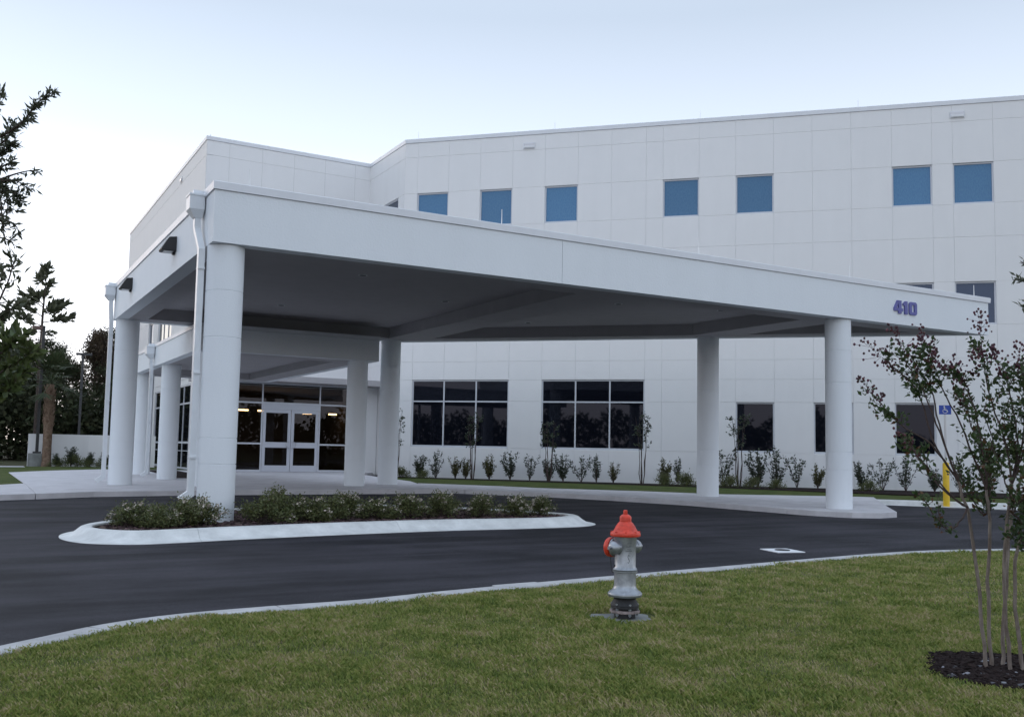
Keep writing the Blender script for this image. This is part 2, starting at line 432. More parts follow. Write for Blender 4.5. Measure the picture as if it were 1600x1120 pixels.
def sheet(name, poly, off, mat_, depth=0.3, zf=None, parent=None, kind='structure', cuts=(16.5, 26.5), loops=None):
    """ground sheet: plan polygon with sides, following the ground slope"""
    zf = zf or (lambda x, y: g(y) + off)
    bm = bmesh.new()
    vs = [bm.verts.new((x, y, 0)) for x, y in poly]
    bm.faces.new(vs)
    bmesh.ops.triangulate(bm, faces=bm.faces[:])
    for c in cuts:
        bmesh.ops.bisect_plane(bm, geom=bm.verts[:] + bm.edges[:] + bm.faces[:], plane_co=(0, c, 0), plane_no=(0, 1, 0))
    r = bmesh.ops.extrude_face_region(bm, geom=bm.faces[:])
    low = set(v for v in r['geom'] if isinstance(v, bmesh.types.BMVert))
    for v in bm.verts:
        z = zf(v.co.x, v.co.y); v.co.z = z - depth if v in low else z
    bmesh.ops.recalc_face_normals(bm, faces=bm.faces[:])
    me = bpy.data.meshes.new(name); bm.to_mesh(me); bm.free(); me.materials.append(mat_)
    o = link(name, me, parent)
    if kind: o['kind'] = kind
    return o

def clip(poly, nx, ny, c):
    """keep the side nx*x + ny*y <= c of a plan polygon"""
    out = []
    for i in range(len(poly)):
        a = poly[i]; b = poly[(i + 1) % len(poly)]
        da = nx * a[0] + ny * a[1] - c; db = nx * b[0] + ny * b[1] - c
        if da <= 0: out.append(a)
        if (da < 0) != (db < 0) and da != db:
            t = da / (da - db); out.append((a[0] + (b[0] - a[0]) * t, a[1] + (b[1] - a[1]) * t))
    return out

def smooth_path(pts, n=6, closed=False):
    """Catmull-Rom"""
    N = len(pts); out = []
    def P(i): return Vector(pts[i % N]) if closed else Vector(pts[max(0, min(N - 1, i))])
    for i in range(N if closed else N - 1):
        a, b, c, d = P(i - 1), P(i), P(i + 1), P(i + 2)
        for k in range(n):
            t = k / n
            q = 0.5 * ((2 * b) + (c - a) * t + (2 * a - 5 * b + 4 * c - d) * t * t + (3 * b - a - 3 * c + d) * t ** 3)
            out.append(tuple(q))
    if not closed: out.append(tuple(pts[-1]))
    return out

def leaf_mesh(name, pos, length, width, mats, seed=0, dirs=None, up_bias=0.0, mi=None, fold=0.25, spread=1.0):
    """many leaf-sized folded rhombi (numpy). dirs: preferred leaf directions"""
    r = np.random.default_rng(seed); pos = np.asarray(pos, float); n = len(pos)
    d = r.normal(size=(n, 3)) * spread
    if dirs is not None: d = d * 0.6 + np.asarray(dirs)
    d[:, 2] += up_bias
    d /= np.linalg.norm(d, axis=1, keepdims=True) + 1e-9
    t = r.normal(size=(n, 3)); s = np.cross(d, t); s /= np.linalg.norm(s, axis=1, keepdims=True) + 1e-9
    nn = np.cross(s, d)
    L = (length * r.uniform(0.6, 1.25, n))[:, None]; W = (width * r.uniform(0.7, 1.2, n))[:, None]
    mid = pos + d * L * 0.48
    v = np.empty((n, 4, 3)); v[:, 0] = pos; v[:, 1] = mid + s * W * 0.5 + nn * W * fold
    v[:, 2] = pos + d * L; v[:, 3] = mid - s * W * 0.5 + nn * W * fold
    idx = np.arange(n)[:, None] * 4
    tri = np.concatenate([idx + np.array([[0, 1, 2]]), idx + np.array([[0, 2, 3]])], 1).reshape(-1)
    return raw_mesh(name, v.reshape(-1, 3), tri, 3, mats, None if mi is None else np.repeat(mi, 2))

def raw_mesh(name, v, loops, k, mats, mi=None):
    me = bpy.data.meshes.new(name)
    nf = len(loops) // k
    me.vertices.add(len(v)); me.vertices.foreach_set('co', np.asarray(v, np.float32).ravel())
    me.loops.add(len(loops)); me.loops.foreach_set('vertex_index', np.asarray(loops, np.int32))
    me.polygons.add(nf); me.polygons.foreach_set('loop_start', np.arange(0, nf * k, k, dtype=np.int32))
    for q in (mats if isinstance(mats, (list, tuple)) else [mats]): me.materials.append(q)
    if mi is not None: me.polygons.foreach_set('material_index', np.asarray(mi, np.int32))
    me.update(calc_edges=True)
    return me

R2 = math.sqrt(0.5)
EW = Vector((R2, -R2)); NW = Vector((-R2, -R2))
KX, KY = 16.54, 39.16                        # corner where the long wing meets the short return

# ================================================================== SETTING: ground
tag(sheet('terrain', [(-900, -900), (900, -900), (900, 900), (-900, 900)], 0, M['terrain'], 0.5, zf=lambda x, y: -0.16, cuts=()), kind='structure')
sheet('road', [(-45, -25), (70, -25), (70, 24), (45, 30), (5, 30), (-45, 30)], 0.0, M['asphalt'], 0.08)

# foreground lawn and its ribbon kerb
KERB = [(-9, -9), (-5, -1), (-3.0, 2.9), (-1.6, 4.75), (-0.5, 5.95), (0.2, 6.68), (0.57, 7.0), (0.98, 7.32), (1.5, 7.53), (2.25, 7.62),
        (3.0, 7.66), (3.85, 7.84), (5.09, 8.03), (5.93, 8.15), (7.43, 8.35), (9.19, 8.58), (10.8, 8.76), (11.75, 8.76),
        (12.66, 8.62), (13.5, 8.42), (16, 7.6), (20, 6.0), (30, 0.5)]
KP = smooth_path(KERB, 4)
LZ = 0.045
KPROF = [(-0.075, -0.2), (-0.095, LZ - 0.002), (-0.085, LZ + 0.008), (0.085, LZ + 0.008), (0.095, LZ - 0.002), (0.105, -0.2)]
kroot = None; step = 9
for a_ in range(0, len(KP) - 1, step):
    seg_ = [Vector(p) for p in KP[a_:a_ + step + 1]]
    if len(seg_) < 2: continue
    seg_[0] = seg_[0] + (seg_[1] - seg_[0]).normalized() * 0.005; seg_[-1] = seg_[-1] + (seg_[-2] - seg_[-1]).normalized() * 0.005
    kb = MB(); kb.sweep([tuple(p) for p in seg_], KPROF); o = kb.build('kerb' if kroot is None else 'kerb_section', M['kerb_old'], kroot)
    if kroot is None: kroot = o; o['kind'] = 'structure'
lawn_poly = [(x, y - 0.1) for x, y in KP] + [(30, -30), (-9, -30)]
sheet('lawn', lawn_poly[::-1], 0, M['soil'], 0.25, zf=lambda x, y: LZ - 0.012, cuts=())

kx = np.array([p[0] for p in KP]); ky = np.array([p[1] for p in KP])
PAD = (4.57, 6.19); RING = (5.62, 3.72)
def grass_blades():
    r = np.random.default_rng(3)
    fw = np.array([FWD.x, FWD.y]); fw /= np.linalg.norm(fw); rt = np.array([fw[1], -fw[0]])
    P = []
    for d0, d1, dens, w in ((2.6, 6.2, 12500, 1.0), (6.2, 9.0, 9000, 1.2), (9.0, 15.5, 3800, 1.7)):
        half = math.radians(40)
        A = half * (d1 * d1 - d0 * d0); n = int(A * dens)
        rad = np.sqrt(r.uniform(d0 * d0, d1 * d1, n)); an = r.uniform(-half, half, n)
        q = rad[:, None] * (np.cos(an)[:, None] * fw + np.sin(an)[:, None] * rt)
        P.append(np.column_stack([q, np.full(n, w)]))
    P = np.concatenate(P)
    lim = np.interp(P[:, 0], kx, ky) - 0.075 + 0.03 * np.sin(P[:, 0] * 9) + r.normal(0, 0.018, len(P))
    P = P[P[:, 1] < lim]
    dp = np.hypot(P[:, 0] - PAD[0], P[:, 1] - PAD[1]); an = np.arctan2(P[:, 1] - PAD[1], P[:, 0] - PAD[0])
    P = P[dp > 0.27 + 0.03 * np.sin(an * 3 + 1) + 0.02 * np.sin(an * 7)]
    rel = P[:, :2] - np.array(RING); an = np.arctan2(rel[:, 1], rel[:, 0])
    P = P[np.hypot(rel[:, 0], rel[:, 1]) > 0.47 + 0.05 * np.sin(an * 2 + 0.5) + 0.03 * np.sin(an * 5)]
    # thin, worn patches
    def fbm(x, y):
        return (np.sin(x * 1.7 + 2 * np.sin(y * 1.3)) + np.sin(y * 2.9 + 1.4 * np.sin(x * 2.3 + 1)) + np.sin((x + y) * 5.1 + np.sin(x * 4)) * 0.7
                + np.sin(x * 11 - y * 7) * 0.4 + np.sin(x * 19 + y * 23) * 0.3)
    f = fbm(P[:, 0], P[:, 1])
    P = P[r.uniform(size=len(P)) < np.clip(0.85 + 0.14 * f, 0.38, 1)]
    f = fbm(P[:, 0] * 1.3 + 3, P[:, 1] * 1.3)
    n = len(P)
    az = r.uniform(0, 2 * np.pi, n); h = r.uniform(0.014, 0.036, n) * (1 + 0.16 * f) * (0.9 + 0.1 * P[:, 2])
    h *= 1 + 0.35 * (dp_near(P) < 0.5)
    lean = r.uniform(0.2, 1.1, n) * h
    w = 0.0021 * P[:, 2] * r.uniform(0.7, 1.5, n)
    z0 = LZ - 0.014
    dx, dy = np.cos(az), np.sin(az)
    v = np.empty((n, 4, 3))
    bx, by = P[:, 0], P[:, 1]
    v[:, 0] = np.column_stack([bx - dy * w, by + dx * w, np.full(n, z0)])
    v[:, 1] = np.column_stack([bx + dy * w, by - dx * w, np.full(n, z0)])
    mx = bx + dx * lean * 0.4; my = by + dy * lean * 0.4
    v[:, 2] = np.column_stack([mx + dy * w * 0.9, my - dx * w * 0.9, z0 + h * 0.7])
    tip = np.column_stack([bx + dx * lean, by + dy * lean, z0 + h])
    v[:, 3] = tip
    idx = np.arange(n)[:, None] * 4
    tri = np.concatenate([idx + np.array([[0, 1, 2]]), idx + np.array([[0, 2, 3]])], 1).reshape(-1)
    return raw_mesh('grass', v.reshape(-1, 3), tri, 3, M['grass'])
def dp_near(P):
    return np.minimum(np.abs(np.hypot(P[:, 0] - PAD[0], P[:, 1] - PAD[1]) - 0.1), 9)
gr = link('grass', grass_blades())
tag(gr, 'olive green mown grass of the foreground lawn around the hydrant', 'grass', kind='stuff')

# walkway and patio of pale concrete, in sections with open joints
W_LEFT = [(-30, 23.3), (0.0, 23.35), (0.74, 23.55), (1.443, 23.85), (1.443, 28.7), (0.86, 27.8), (-30, 27.9)]
W_PATIO = [(1.457, 23.85), (2.72, 24.5), (5.0, 24.85), (9.0, 24.95), (12.4, 25.0), (12.59, 24.8), (12.59, 28.0), (12.9, 28.9), (13.4, 30.5), (14.6, 38.5), (16.3, 41.4), (16.45, 43.3),
           (8.8, 43.4), (5.2, 44.2), (2.9, 41.5), (1.457, 38.9)]
W_BAND = [(12.61, 24.79), (14.23, 23.3), (15.45, 21.5), (16.45, 19.5), (17.0, 17.2), (17.25, 16.0), (17.6, 15.25), (18.2, 14.98), (18.95, 15.12), (24.1, 20.05),
          (23.2, 20.6), (19.6, 21.95), (17.95, 23.6), (15.4, 25.4), (12.9, 28.8), (12.61, 27.9)]
def walk_z(x, y): return g(y) + 0.13
sects = [clip(W_PATIO, 1, 0, 7.193), clip(W_PATIO, -1, 0, -7.207), W_LEFT, clip(W_BAND, 0, -1, -23.006)]
tail = clip(W_BAND, 0, 1, 22.994)
for c_ in (20.9, 18.6, 16.75):
    sects.append(clip(tail, 0, -1, -(c_ + 0.006))); tail = clip(tail, 0, 1, c_ - 0.006)
sects.append(tail)
pav = None
for k, s_ in enumerate(sects):
    if len(s_) < 3: continue
    # recessed dark joint bottom belongs to the base below the sections
    o = sheet('pavement' if pav is None else 'slab', s_, 0.13, M['concrete'], 0.24, parent=pav, kind='structure' if pav is None else None)
    md = o.modifiers.new('bevel', 'BEVEL'); md.width = 0.012; md.segments = 2; md.limit_method = 'ANGLE'; md.angle_limit = math.radians(50)
    if pav is None: pav = o

# ground strip between walkway and long wing, sloping to the wall
def strip_z(x, y):
    t = min(max((x + y - 42.8) / 11, 0), 1)
    return (g(y) + 0.12) * (1 - t) + 0.10 * t
sheet('grass_strip', [(23.13, 19.17), (59, -16.7), (68, -12), (16.7, 39.1), (16.45, 41.3), (14.68, 38.45), (13.48, 30.5), (13.0, 28.88), (15.5, 25.5), (18.0, 23.72), (19.65, 22.08), (23.25, 20.72), (24.17, 20.08)],
      0, M['lawn_far'], 0.3, zf=lambda x, y: strip_z(x, y) - 0.004)
sheet('mulch_bed', [(22.8, 29.5), (24.3, 25.4), (27.2, 21.3), (45, 3.6), (56, -0.9), (16.5, 39.1), (16.4, 41.1), (14.9, 38.4), (16.0, 36.9)], 0, M['mulch'], 0.3, zf=lambda x, y: strip_z(x, y) + 0.012)
rk = MB(); rk.sweep([(23.12, 19.18), (59, -16.7)], [(-0.02, -0.15), (-0.02, 0.0), (0.13, 0.0), (0.16, -0.03), (0.17, -0.125), (0.42, -0.132), (0.42, -0.3), (-0.02, -0.3)], zf=lambda x, y: g(y) + 0.135)
rk.build('kerb', M['kerb'])['kind'] = 'structure'
# left rear lawn
sheet('lawn', [(-60, 28.0), (0.8, 27.9), (1.449, 28.705), (1.449, 38.95), (2.85, 41.6), (5.15, 44.35), (8.7, 43.55), (8.7, 47.5), (-60, 47.5)], 0.115, M['lawn_far'], 0.3)
sheet('path', [(-60, 47.52), (2.4, 47.52), (2.4, 49.0), (-60, 49.0)], 0.13, M['concrete'], 0.3)
sheet('lawn', [(2.42, 47.52), (8.7, 47.52), (8.7, 49.0), (2.42, 49.0)], 0.115, M['lawn_far'], 0.3)
sheet('mulch_bed', [(-60, 49.02), (8.7, 49.02), (8.7, 130), (-60, 130)], 0.10, M['terrain'], 0.3)
sheet('mulch_bed', [(6.15, 33.0), (7.5, 33.4), (7.9, 43.0), (6.7, 43.0)], 0.142, M['mulch'], 0.1)

# planted island: kerb with sloping face and flared tips
OUT = [(1.27, 15.35), (1.46, 14.50), (1.95, 14.08), (2.5, 14.05), (3.7, 14.34), (5.5, 14.64), (7.25, 14.82), (8.6, 14.80), (9.9, 14.88), (10.55, 15.25),
       (10.80, 15.9), (10.74, 16.6), (10.3, 17.35), (9.2, 18.6), (7.8, 19.5), (6.0, 19.6), (4.0, 18.7), (2.4, 17.4), (1.5, 16.3)]
INN = [(1.72, 15.55), (1.78, 15.02), (2.1, 14.62), (2.56, 14.62), (3.72, 14.93), (5.6, 15.28), (7.2, 15.42), (8.6, 15.36), (9.6, 15.40), (10.2, 15.72),
       (10.42, 16.05), (10.36, 16.45), (9.95, 17.1), (8.95, 18.25), (7.7, 19.1), (6.1, 19.2), (4.2, 18.35), (2.7, 17.1), (1.95, 16.15)]
SO = smooth_path(OUT, 6, True); SI = smooth_path(INN, 6, True)
n_ = len(SO); PROF = ((0, -0.2), (0, 0.006), (0.30, 0.03), (0.46, 0.075), (0.62, 0.135), (0.72, 0.15), (0.96, 0.15), (1.0, 0.14), (1.0, -0.1))
isl = None
def kpt(u):
    i = int(u) % n_; f = u - int(u); j = (i + 1) % n_
    return [(SO[i][k] + (SO[j][k] - SO[i][k]) * f, SI[i][k] + (SI[j][k] - SI[i][k]) * f) for k in (0, 1)]
brk = [2, 21, 33, 45, 54, 66, 84, 99, n_ + 2]
for a_, b_ in zip(brk[:-1], brk[1:]):
    us_ = [a_ + 0.012] + list(range(a_ + 1, b_)) + [b_ - 0.012]; k_ = len(PROF); ib = MB(); V_ = []
    for u in us_:
        (ox, ix_), (oy, iy_) = kpt(u)
        for t, z in PROF:
            x, y = ox + (ix_ - ox) * t, oy + (iy_ - oy) * t; V_.append((x, y, g(y) + z))
    F_ = [(i * k_ + t, (i + 1) * k_ + t, (i + 1) * k_ + t + 1, i * k_ + t + 1) for i in range(len(us_) - 1) for t in range(k_ - 1)]
    F_ += [tuple(range(k_)), tuple(range((len(us_) - 1) * k_, len(us_) * k_))[::-1]]
    ib.add(V_, F_); o = ib.build('kerb' if isl is None else 'kerb_section', M['kerb'], isl, smooth=True)
    if isl is None: isl = o; o['kind'] = 'structure'
sheet('mulch_bed', INN_S := [(p[0] + (6 - p[0]) * 0.002, p[1]) for p in SI], 0.115, M['mulch'], 0.2)
# loose bark chips on the bed: real geometry
def scatter_chips(name, polyfn, n, zfn, size, mat_, seed, label, cat, up=0.5):
    r = np.random.default_rng(seed)
    pts = polyfn(r, n); z = np.array([zfn(x, y) for x, y in pts])
    n = len(pts)
    base = np.array([[-1, -1, 0], [1, -1, 0], [1, 1, 0], [-1, 1, 0], [-.7, -.7, 1], [.6, -.7, 1], [.7, .6, 1], [-.6, .7, 1]], float)
    v = np.repeat(base[None], n, 0) * r.uniform(0.75, 1.2, (n, 8, 3))
    v *= (np.column_stack([r.uniform(.6, 1.4, n), r.uniform(.3, .8, n), r.uniform(.2, .5, n)]) * size * r.uniform(0.5, 1.3, n)[:, None])[:, None]
    a = r.uniform(0, 6.28, n); t = r.uniform(-up, up, n)
    ca, sa, ct, st = np.cos(a)[:, None], np.sin(a)[:, None], np.cos(t)[:, None], np.sin(t)[:, None]
    x, y, zz = v[..., 0] * ct - v[..., 2] * st, v[..., 1], v[..., 0] * st + v[..., 2] * ct
    w = np.stack([x * ca - y * sa + pts[:, 0:1], x * sa + y * ca + pts[:, 1:2], zz + z[:, None]], -1)
    q = np.array([[0, 3, 2, 1], [4, 5, 6, 7], [0, 1, 5, 4], [1, 2, 6, 5], [2, 3, 7, 6], [3, 0, 4, 7]])
    loops = (np.arange(n)[:, None, None] * 8 + q[None]).reshape(-1)
    o = link(name, raw_mesh(name, w.reshape(-1, 3), loops, 4, mat_))
    return tag(o, label, cat, kind='stuff')
def inside(poly, x, y):
    c = False; n = len(poly)
    for i in range(n):
        x1, y1 = poly[i][:2]; x2, y2 = poly[i - 1][:2]
        if (y1 > y) != (y2 > y) and x < (x2 - x1) * (y - y1) / (y2 - y1) + x1: c = not c
    return c
def pts_in(poly):
    def f(r, n):
        xs = [p[0] for p in poly]; ys = [p[1] for p in poly]; out = []
        while len(out) < n:
            x, y = r.uniform(min(xs), max(xs)), r.uniform(min(ys), max(ys))
            if inside(poly, x, y): out.append((x, y))
        return np.array(out)
    return f
scatter_chips('bark_mulch', pts_in([(p[0] + (6 - p[0]) * 0.02, p[1] + (16.6 - p[1]) * 0.03) for p in INN]), 5200, lambda x, y: g(y) + 0.112, 0.045, M['chip'], 5,
              'dark brown bark mulch under the island shrubs', 'mulch')

# valve cover, kerb inlet
cv = empty('valve_cover', (10.4, 10.28, -0.05), math.radians(-14), 'small white concrete pad with dark round valve lid set in the asphalt', 'valve cover')
b = MB(); b.box(-0.22, 0.22, -0.25, 0.25, -0.05, 0.012); b.build('pad', M['white'], cv, bevel=0.004)
b = MB(); b.lathe([(0.11, 0.0), (0.11, 0.018), (0.10, 0.022)], seg=20); b.build('lid', M['iron'], cv)
iz = empty('storm_inlet', (5.0, 8.5, -0.05), math.radians(6), 'pale concrete gutter inlet against the lawn kerb left of the hydrant', 'storm inlet')
b = MB(); b.box(-0.27, 0.27, -0.16, 0.16, -0.05, 0.018); b.build('apron', M['kerb_old'], iz, bevel=0.004)
b = MB()
for k in range(6): b.box(-0.2 + 0.07 * k, -0.17 + 0.07 * k, -0.07, 0.07, 0.016, 0.022)
b.build('grate', M['iron'], iz)

# ================================================================== OFFICE BUILDING
ZS = [0.0, 1.43, 3.43, 4.34, 5.13, 6.41, 8.06, 9.78, 11.06, 12.67, 14.31, 14.98]
ZTOP = 15.163
bld = empty('office_building', (KX, KY, 0), 0, 'three storey pale panelled office building with blue upper windows behind the canopy', 'building')
panel_cache = {}
def wall_face(start, e, us, wins, zs=ZS, vis=True, gap=0.013, skip=None):
    """start plan point (world), e unit direction, local -Y is outward. wins: list of (i0, i1, j0, j1, kind)"""
    rz = math.atan2(e[1], e[0])
    taken = {}
    for w in wins:
        for i in range(w[0], w[1]):
            for j in range(w[2], w[3]): taken[(i, j)] = w
    b = MB(); nu, nz = len(us) - 1, len(zs) - 1
    # backing: vertical strips between openings
    for i in range(nu):
        j = 0
        while j < nz:
            if (i, j) in taken or (skip and skip(i, j)): j += 1; continue
            k = j
            while k < nz and (i, k) not in taken and not (skip and skip(i, k)): k += 1
            b.box(us[i], us[i + 1], 0.0, 0.28, zs[j], zs[k]); j = k
    wall = b.build('wall', M['wall'], bld, (start[0] - KX, start[1] - KY, 0), rz)
    for i in range(nu):
        for j in range(nz):
            if (i, j) in taken or (skip and skip(i, j)): continue
            gv = 0.010 if zs[j] < 6 else 0.0025
            w, h = round(us[i + 1] - us[i] - gv, 3), round(zs[j + 1] - zs[j] - gap, 3)
            if (w, h) not in panel_cache:
                p = MB(); t = 0.014; c = 0.003
                p.add([(0, 0, 0), (w, 0, 0), (w, 0, h), (0, 0, h), (c, -t, c), (w - c, -t, c), (w - c, -t, h - c), (c, -t, h - c)],
                      [(4, 5, 6, 7), (0, 1, 5, 4), (1, 2, 6, 5), (2, 3, 7, 6), (3, 0, 4, 7)])
                panel_cache[(w, h)] = p.mesh('panel', M['wall'])
            link('panel', panel_cache[(w, h)], wall, (us[i] + gv / 2, -0.001, zs[j] + gap / 2))
    for (i0, i1, j0, j1, kind) in wins:
        window(wall, us[i0], us[i1], zs[j0], zs[j1], kind)
    return wall
def window(wall, u0, u1, z0, z1, kind):
    W, H = u1 - u0, z1 - z0
    cols = 3 if W > 3 else 1
    tz = [0, H]
    if kind == 'big': tz = [0, 3.43 - z0 - 0.02, H]
    if kind == 'side': cols = 3; tz = [0, H]
    fr = MB(); f = 0.055; y0, y1 = 0.055, 0.115
    if kind == 'big': z_lift = 0.03
    fr.box(0, W, y0 - 0.045, y1 + 0.03, 0, 0.045)                       # sill
    fr.box(0, f, y0, y1, 0.045, H - 0.003); fr.box(W - f, W, y0, y1, 0.045, H - 0.003)
    fr.box(f, W - f, y0, y1, H - f - 0.003, H - 0.003); fr.box(f, W - f, y0, y1, 0.045, 0.045 + f * 0.6)
    for c in range(1, cols): fr.box(W * c / cols - 0.03, W * c / cols + 0.03, y0, y1, 0.045 + f * 0.6, H - f - 0.003)
    for t in tz[1:-1]:
        for c in range(cols):
            a = f if c == 0 else W * c / cols + 0.03; bb = W - f if c == cols - 1 else W * (c + 1) / cols - 0.03
            fr.box(a, bb, y0 + 0.002, y1 - 0.002, t - 0.03, t + 0.03)
    rz = wall.rotation_euler.z; off = Vector((wall.location.x + math.cos(rz) * u0, wall.location.y + math.sin(rz) * u0, z0))
    o = fr.build('window', M['alu'], bld, off, rz)
    gm = {'big': M['glass_dark'], 'dark': M['glass_dark'], 'navy': M['glass_navy'], 'blue': M['glass_blue'], 'side': M['glass_side']}[kind]
    for c in range(cols):
        for t in range(len(tz) - 1):
            a = 0.03 if c == 0 else W * c / cols + 0.02; bb = W - 0.03 if c == cols - 1 else W * (c + 1) / cols - 0.02
            zz0, zz1 = tz[t] + (0.05 if t == 0 else 0.0), tz[t + 1] - 0.01
            tilt = random.uniform(-0.004, 0.004)
            b = MB(); b.add([(a, 0.088 + tilt, zz0), (bb, 0.088, zz0), (bb, 0.088 - tilt, zz1), (a, 0.088, zz1)], [(0, 1, 2, 3)])
            b.build('pane', gm, o)

UW = [0.0, 0.6, 2.07, 3.53, 5.0, 6.45, 7.9, 9.34, 10.8, 11.5, 12.98, 14.45, 15.94, 17.43, 18.9, 20.4, 21.86, 22.6, 24.03, 25.5, 27.0, 28.5, 33, 38]
wins = [(1, 4, 1, 3, 'big'), (5, 8, 1, 3, 'big'), (11, 12, 1, 2, 'dark'), (13, 14, 1, 2, 'dark'), (15, 16, 1, 2, 'dark'), (19, 20, 1, 2, 'dark')]
for i in (1, 3, 5, 9, 11, 15, 17, 20):
    wins.append((i, i + 1, 8, 9, 'blue')); wins.append((i, i + 1, 5, 6, 'navy'))
wall_face((KX, KY), (R2, -R2), UW, wins)
# short return wall facing the left
wall_face((KX, 43.5), (0, -1), [0, 0.7, 2.2, 3.64, 4.34], [(1, 3, 8, 9, 'navy'), (1, 3, 5, 6, 'navy')])
# front of the left block, above the entrance
wall_face((8.75, 43.5), (1, 0), [0, 1.0, 2.5, 4.0, 5.5, 7.0, 7.79], [(2, 4, 5, 6, 'navy')], zs=[4.34, 5.13, 6.41, 8.06, 9.78, 11.06, 12.67, 14.31, 14.98])
# left face of the left block (start far, running towards the viewer)
YL = 66.5
wall_face((8.75, YL), (0, -1), [0, 4.2, 8.0, 9.4, 10.9, 12.5, 16.4, 20.0, 23.0],
          [(3, 4, 5, 6, 'navy'), (5, 6, 5, 6, 'side')], skip=lambda i, j: (i >= 5 and j < 3))
b = MB()
b.add([(p[0] - KX, p[1] - KY, 14.9) for p in ((8.9, 66.4), (8.9, 43.6), (16.6, 43.6), (16.8, 39.3), (KX + 37.9 * R2 + .1, KY - 37.9 * R2 + .1), (KX + 37.9 * R2 + 18, KY - 37.9 * R2 + 18), (35, 66.4))],
      [(0, 1, 2, 3, 4, 5, 6)])
b.build('roof', M['coping'], bld)
b = MB()
b.sweep([(8.75 - KX, YL - KY), (8.75 - KX, 43.5 - KY), (0, 43.5 - KY), (0, 0), (38 * R2, -38 * R2)],
        [(-0.3, 14.984), (0.045, 14.984), (0.05, 15.15), (0.04, ZTOP), (-0.3, ZTOP)])
b.build('coping', M['coping'], bld)
b = MB()
b.box(37.9 * R2, 37.9 * R2 + 0.2, -37.9 * R2, -37.9 * R2 + 16, 0, 14.9); b.build('end_wall', M['wall'], bld)
b = MB(); b.box(8.75 - KX + 0.3, 24 - KX, 66.1 - KY, 66.5 - KY, 0, 14.9); b.build('rear_wall', M['wall'], bld)
# overflow scuppers high on the wall
def scupper(u, z, w=0.52):
    e = empty
    b = MB(); x0 = EW.x * u; y0 = EW.y * u
    b.box(-w / 2, w / 2, -0.052, -0.024, -0.13, 0.13); b.cur = 1
    b.box(-w / 2 + 0.03, w / 2 - 0.03, -0.10, -0.053, -0.10, -0.01); b.cur = 2
    b.box(-w / 2 + 0.02, w / 2 - 0.02, -0.060, -0.0525, 0.0, 0.10)
    b.build('overflow_scupper', [M['coping'], M['white'], M['steel']], bld, (x0, y0, z), math.radians(-45))
scupper(5.73, 14.50); scupper(22.79, 14.58)
b = MB(); b.box(-0.23, 0.23, -0.05, -0.024, -0.12, 0.12); b.cur = 1; b.box(-0.1, 0.2, -0.09, -0.051, -0.08, 0.04)
b.build('overflow_scupper', [M['white'], M['steel']], bld, (8.75 - KX, 49.2 - KY, 14.5), math.radians(-90))
for u in (0.5, 6.8, 13.0, 19.2, 25.4):
    b = MB(); b.tube([(EW.x * u + .15, EW.y * u + .15, ZTOP - 0.02), (EW.x * u + .15, EW.y * u + .15, ZTOP + 0.38)], [0.012, 0.006]); b.build('lightning_rod', M['rod'], bld)
b = MB(); b.tube([(8.9 - KX, 43.65 - KY, ZTOP - .02), (8.9 - KX, 43.65 - KY, ZTOP + 0.12)], [0.02, 0.02]); b.build('lightning_rod', M['rod'], bld)

# ---- entrance vestibule (part of the building)
VX0, VX1, VY = 8.75, 16.5, 41.6
def part(b, name, mt, **k): return b.build(name, mt, bld, **k)
b = MB(); b.box(VX0 - 0.35 - KX, VX1 - KX, 40.2 - KY, 43.47 - KY, 4.08, 4.33); part(b, 'entrance_roof', M['soffit'])
fl = g(41) + 0.13
# side glazing and front glazing frames
b = MB()
fx = [VX0, 11.19, 13.76, 15.95]
def bar(x0, x1, z0, z1, y=VY, t=0.06): b.box(x0 - KX, x1 - KX, y - KY, y + t - KY, z0, z1)
for x in (VX0 + 0.001, 11.16, 13.74, 15.9): bar(x, x + 0.06, fl + .003, 4.078)
bar(8.811, 11.16, 4.02, 4.077); bar(11.22, 13.74, 4.02, 4.077); bar(13.8, 15.9, 4.02, 4.077)
for a, c in ((8.811, 11.16), (13.8, 15.9)):
    bar(a, c, 3.17, 3.24); bar(a, c, 1.40, 1.47); bar(a, c, fl + .003, fl + 0.09)
bar(11.22, 13.74, 3.19, 3.25)
part(b, 'curtain_wall_frame', M['alu'])
b = MB()                                                     # left side glazing frame, x = VX0
for y in (41.661, 43.2, 44.7, 46.2, 47.7, 49.2, 50.7, 52.2, 53.7):
    b.box(VX0 - KX + .001, VX0 + 0.06 - KX, y - KY, y + 0.06 - KY, fl, 4.075)
ys = (41.661, 43.2, 44.7, 46.2, 47.7, 49.2, 50.7, 52.2, 53.7)
for a, c in zip(ys[:-1], ys[1:]):
    for z0, z1 in ((4.0, 4.07), (3.17, 3.25), (1.38, 1.47), (1.03, 1.06), (fl, fl + 0.08)):
        b.box(VX0 - KX + .002, VX0 + 0.055 - KX, a + 0.06 - KY, c - KY, z0, z1)
part(b, 'side_glazing_frame', M['alu'])
for a, c in zip(ys[:-1], ys[1:]):
    b = MB(); b.add([(VX0 + 0.03 - KX, a + .03 - KY, fl + .04), (VX0 + 0.03 - KX, c + .03 - KY, fl + .04), (VX0 + 0.03 - KX, c + .03 - KY, 4.04), (VX0 + 0.03 - KX, a + .03 - KY, 4.04)], [(0, 1, 2, 3)])
    part(b, 'pane', M['glass_dark'])
b = MB(); b.box(VX0 + .001 - KX, VX0 + 0.25 - KX, 43.5 - KY, 54.0 - KY, 4.08, 4.335); part(b, 'lintel', M['wall'])
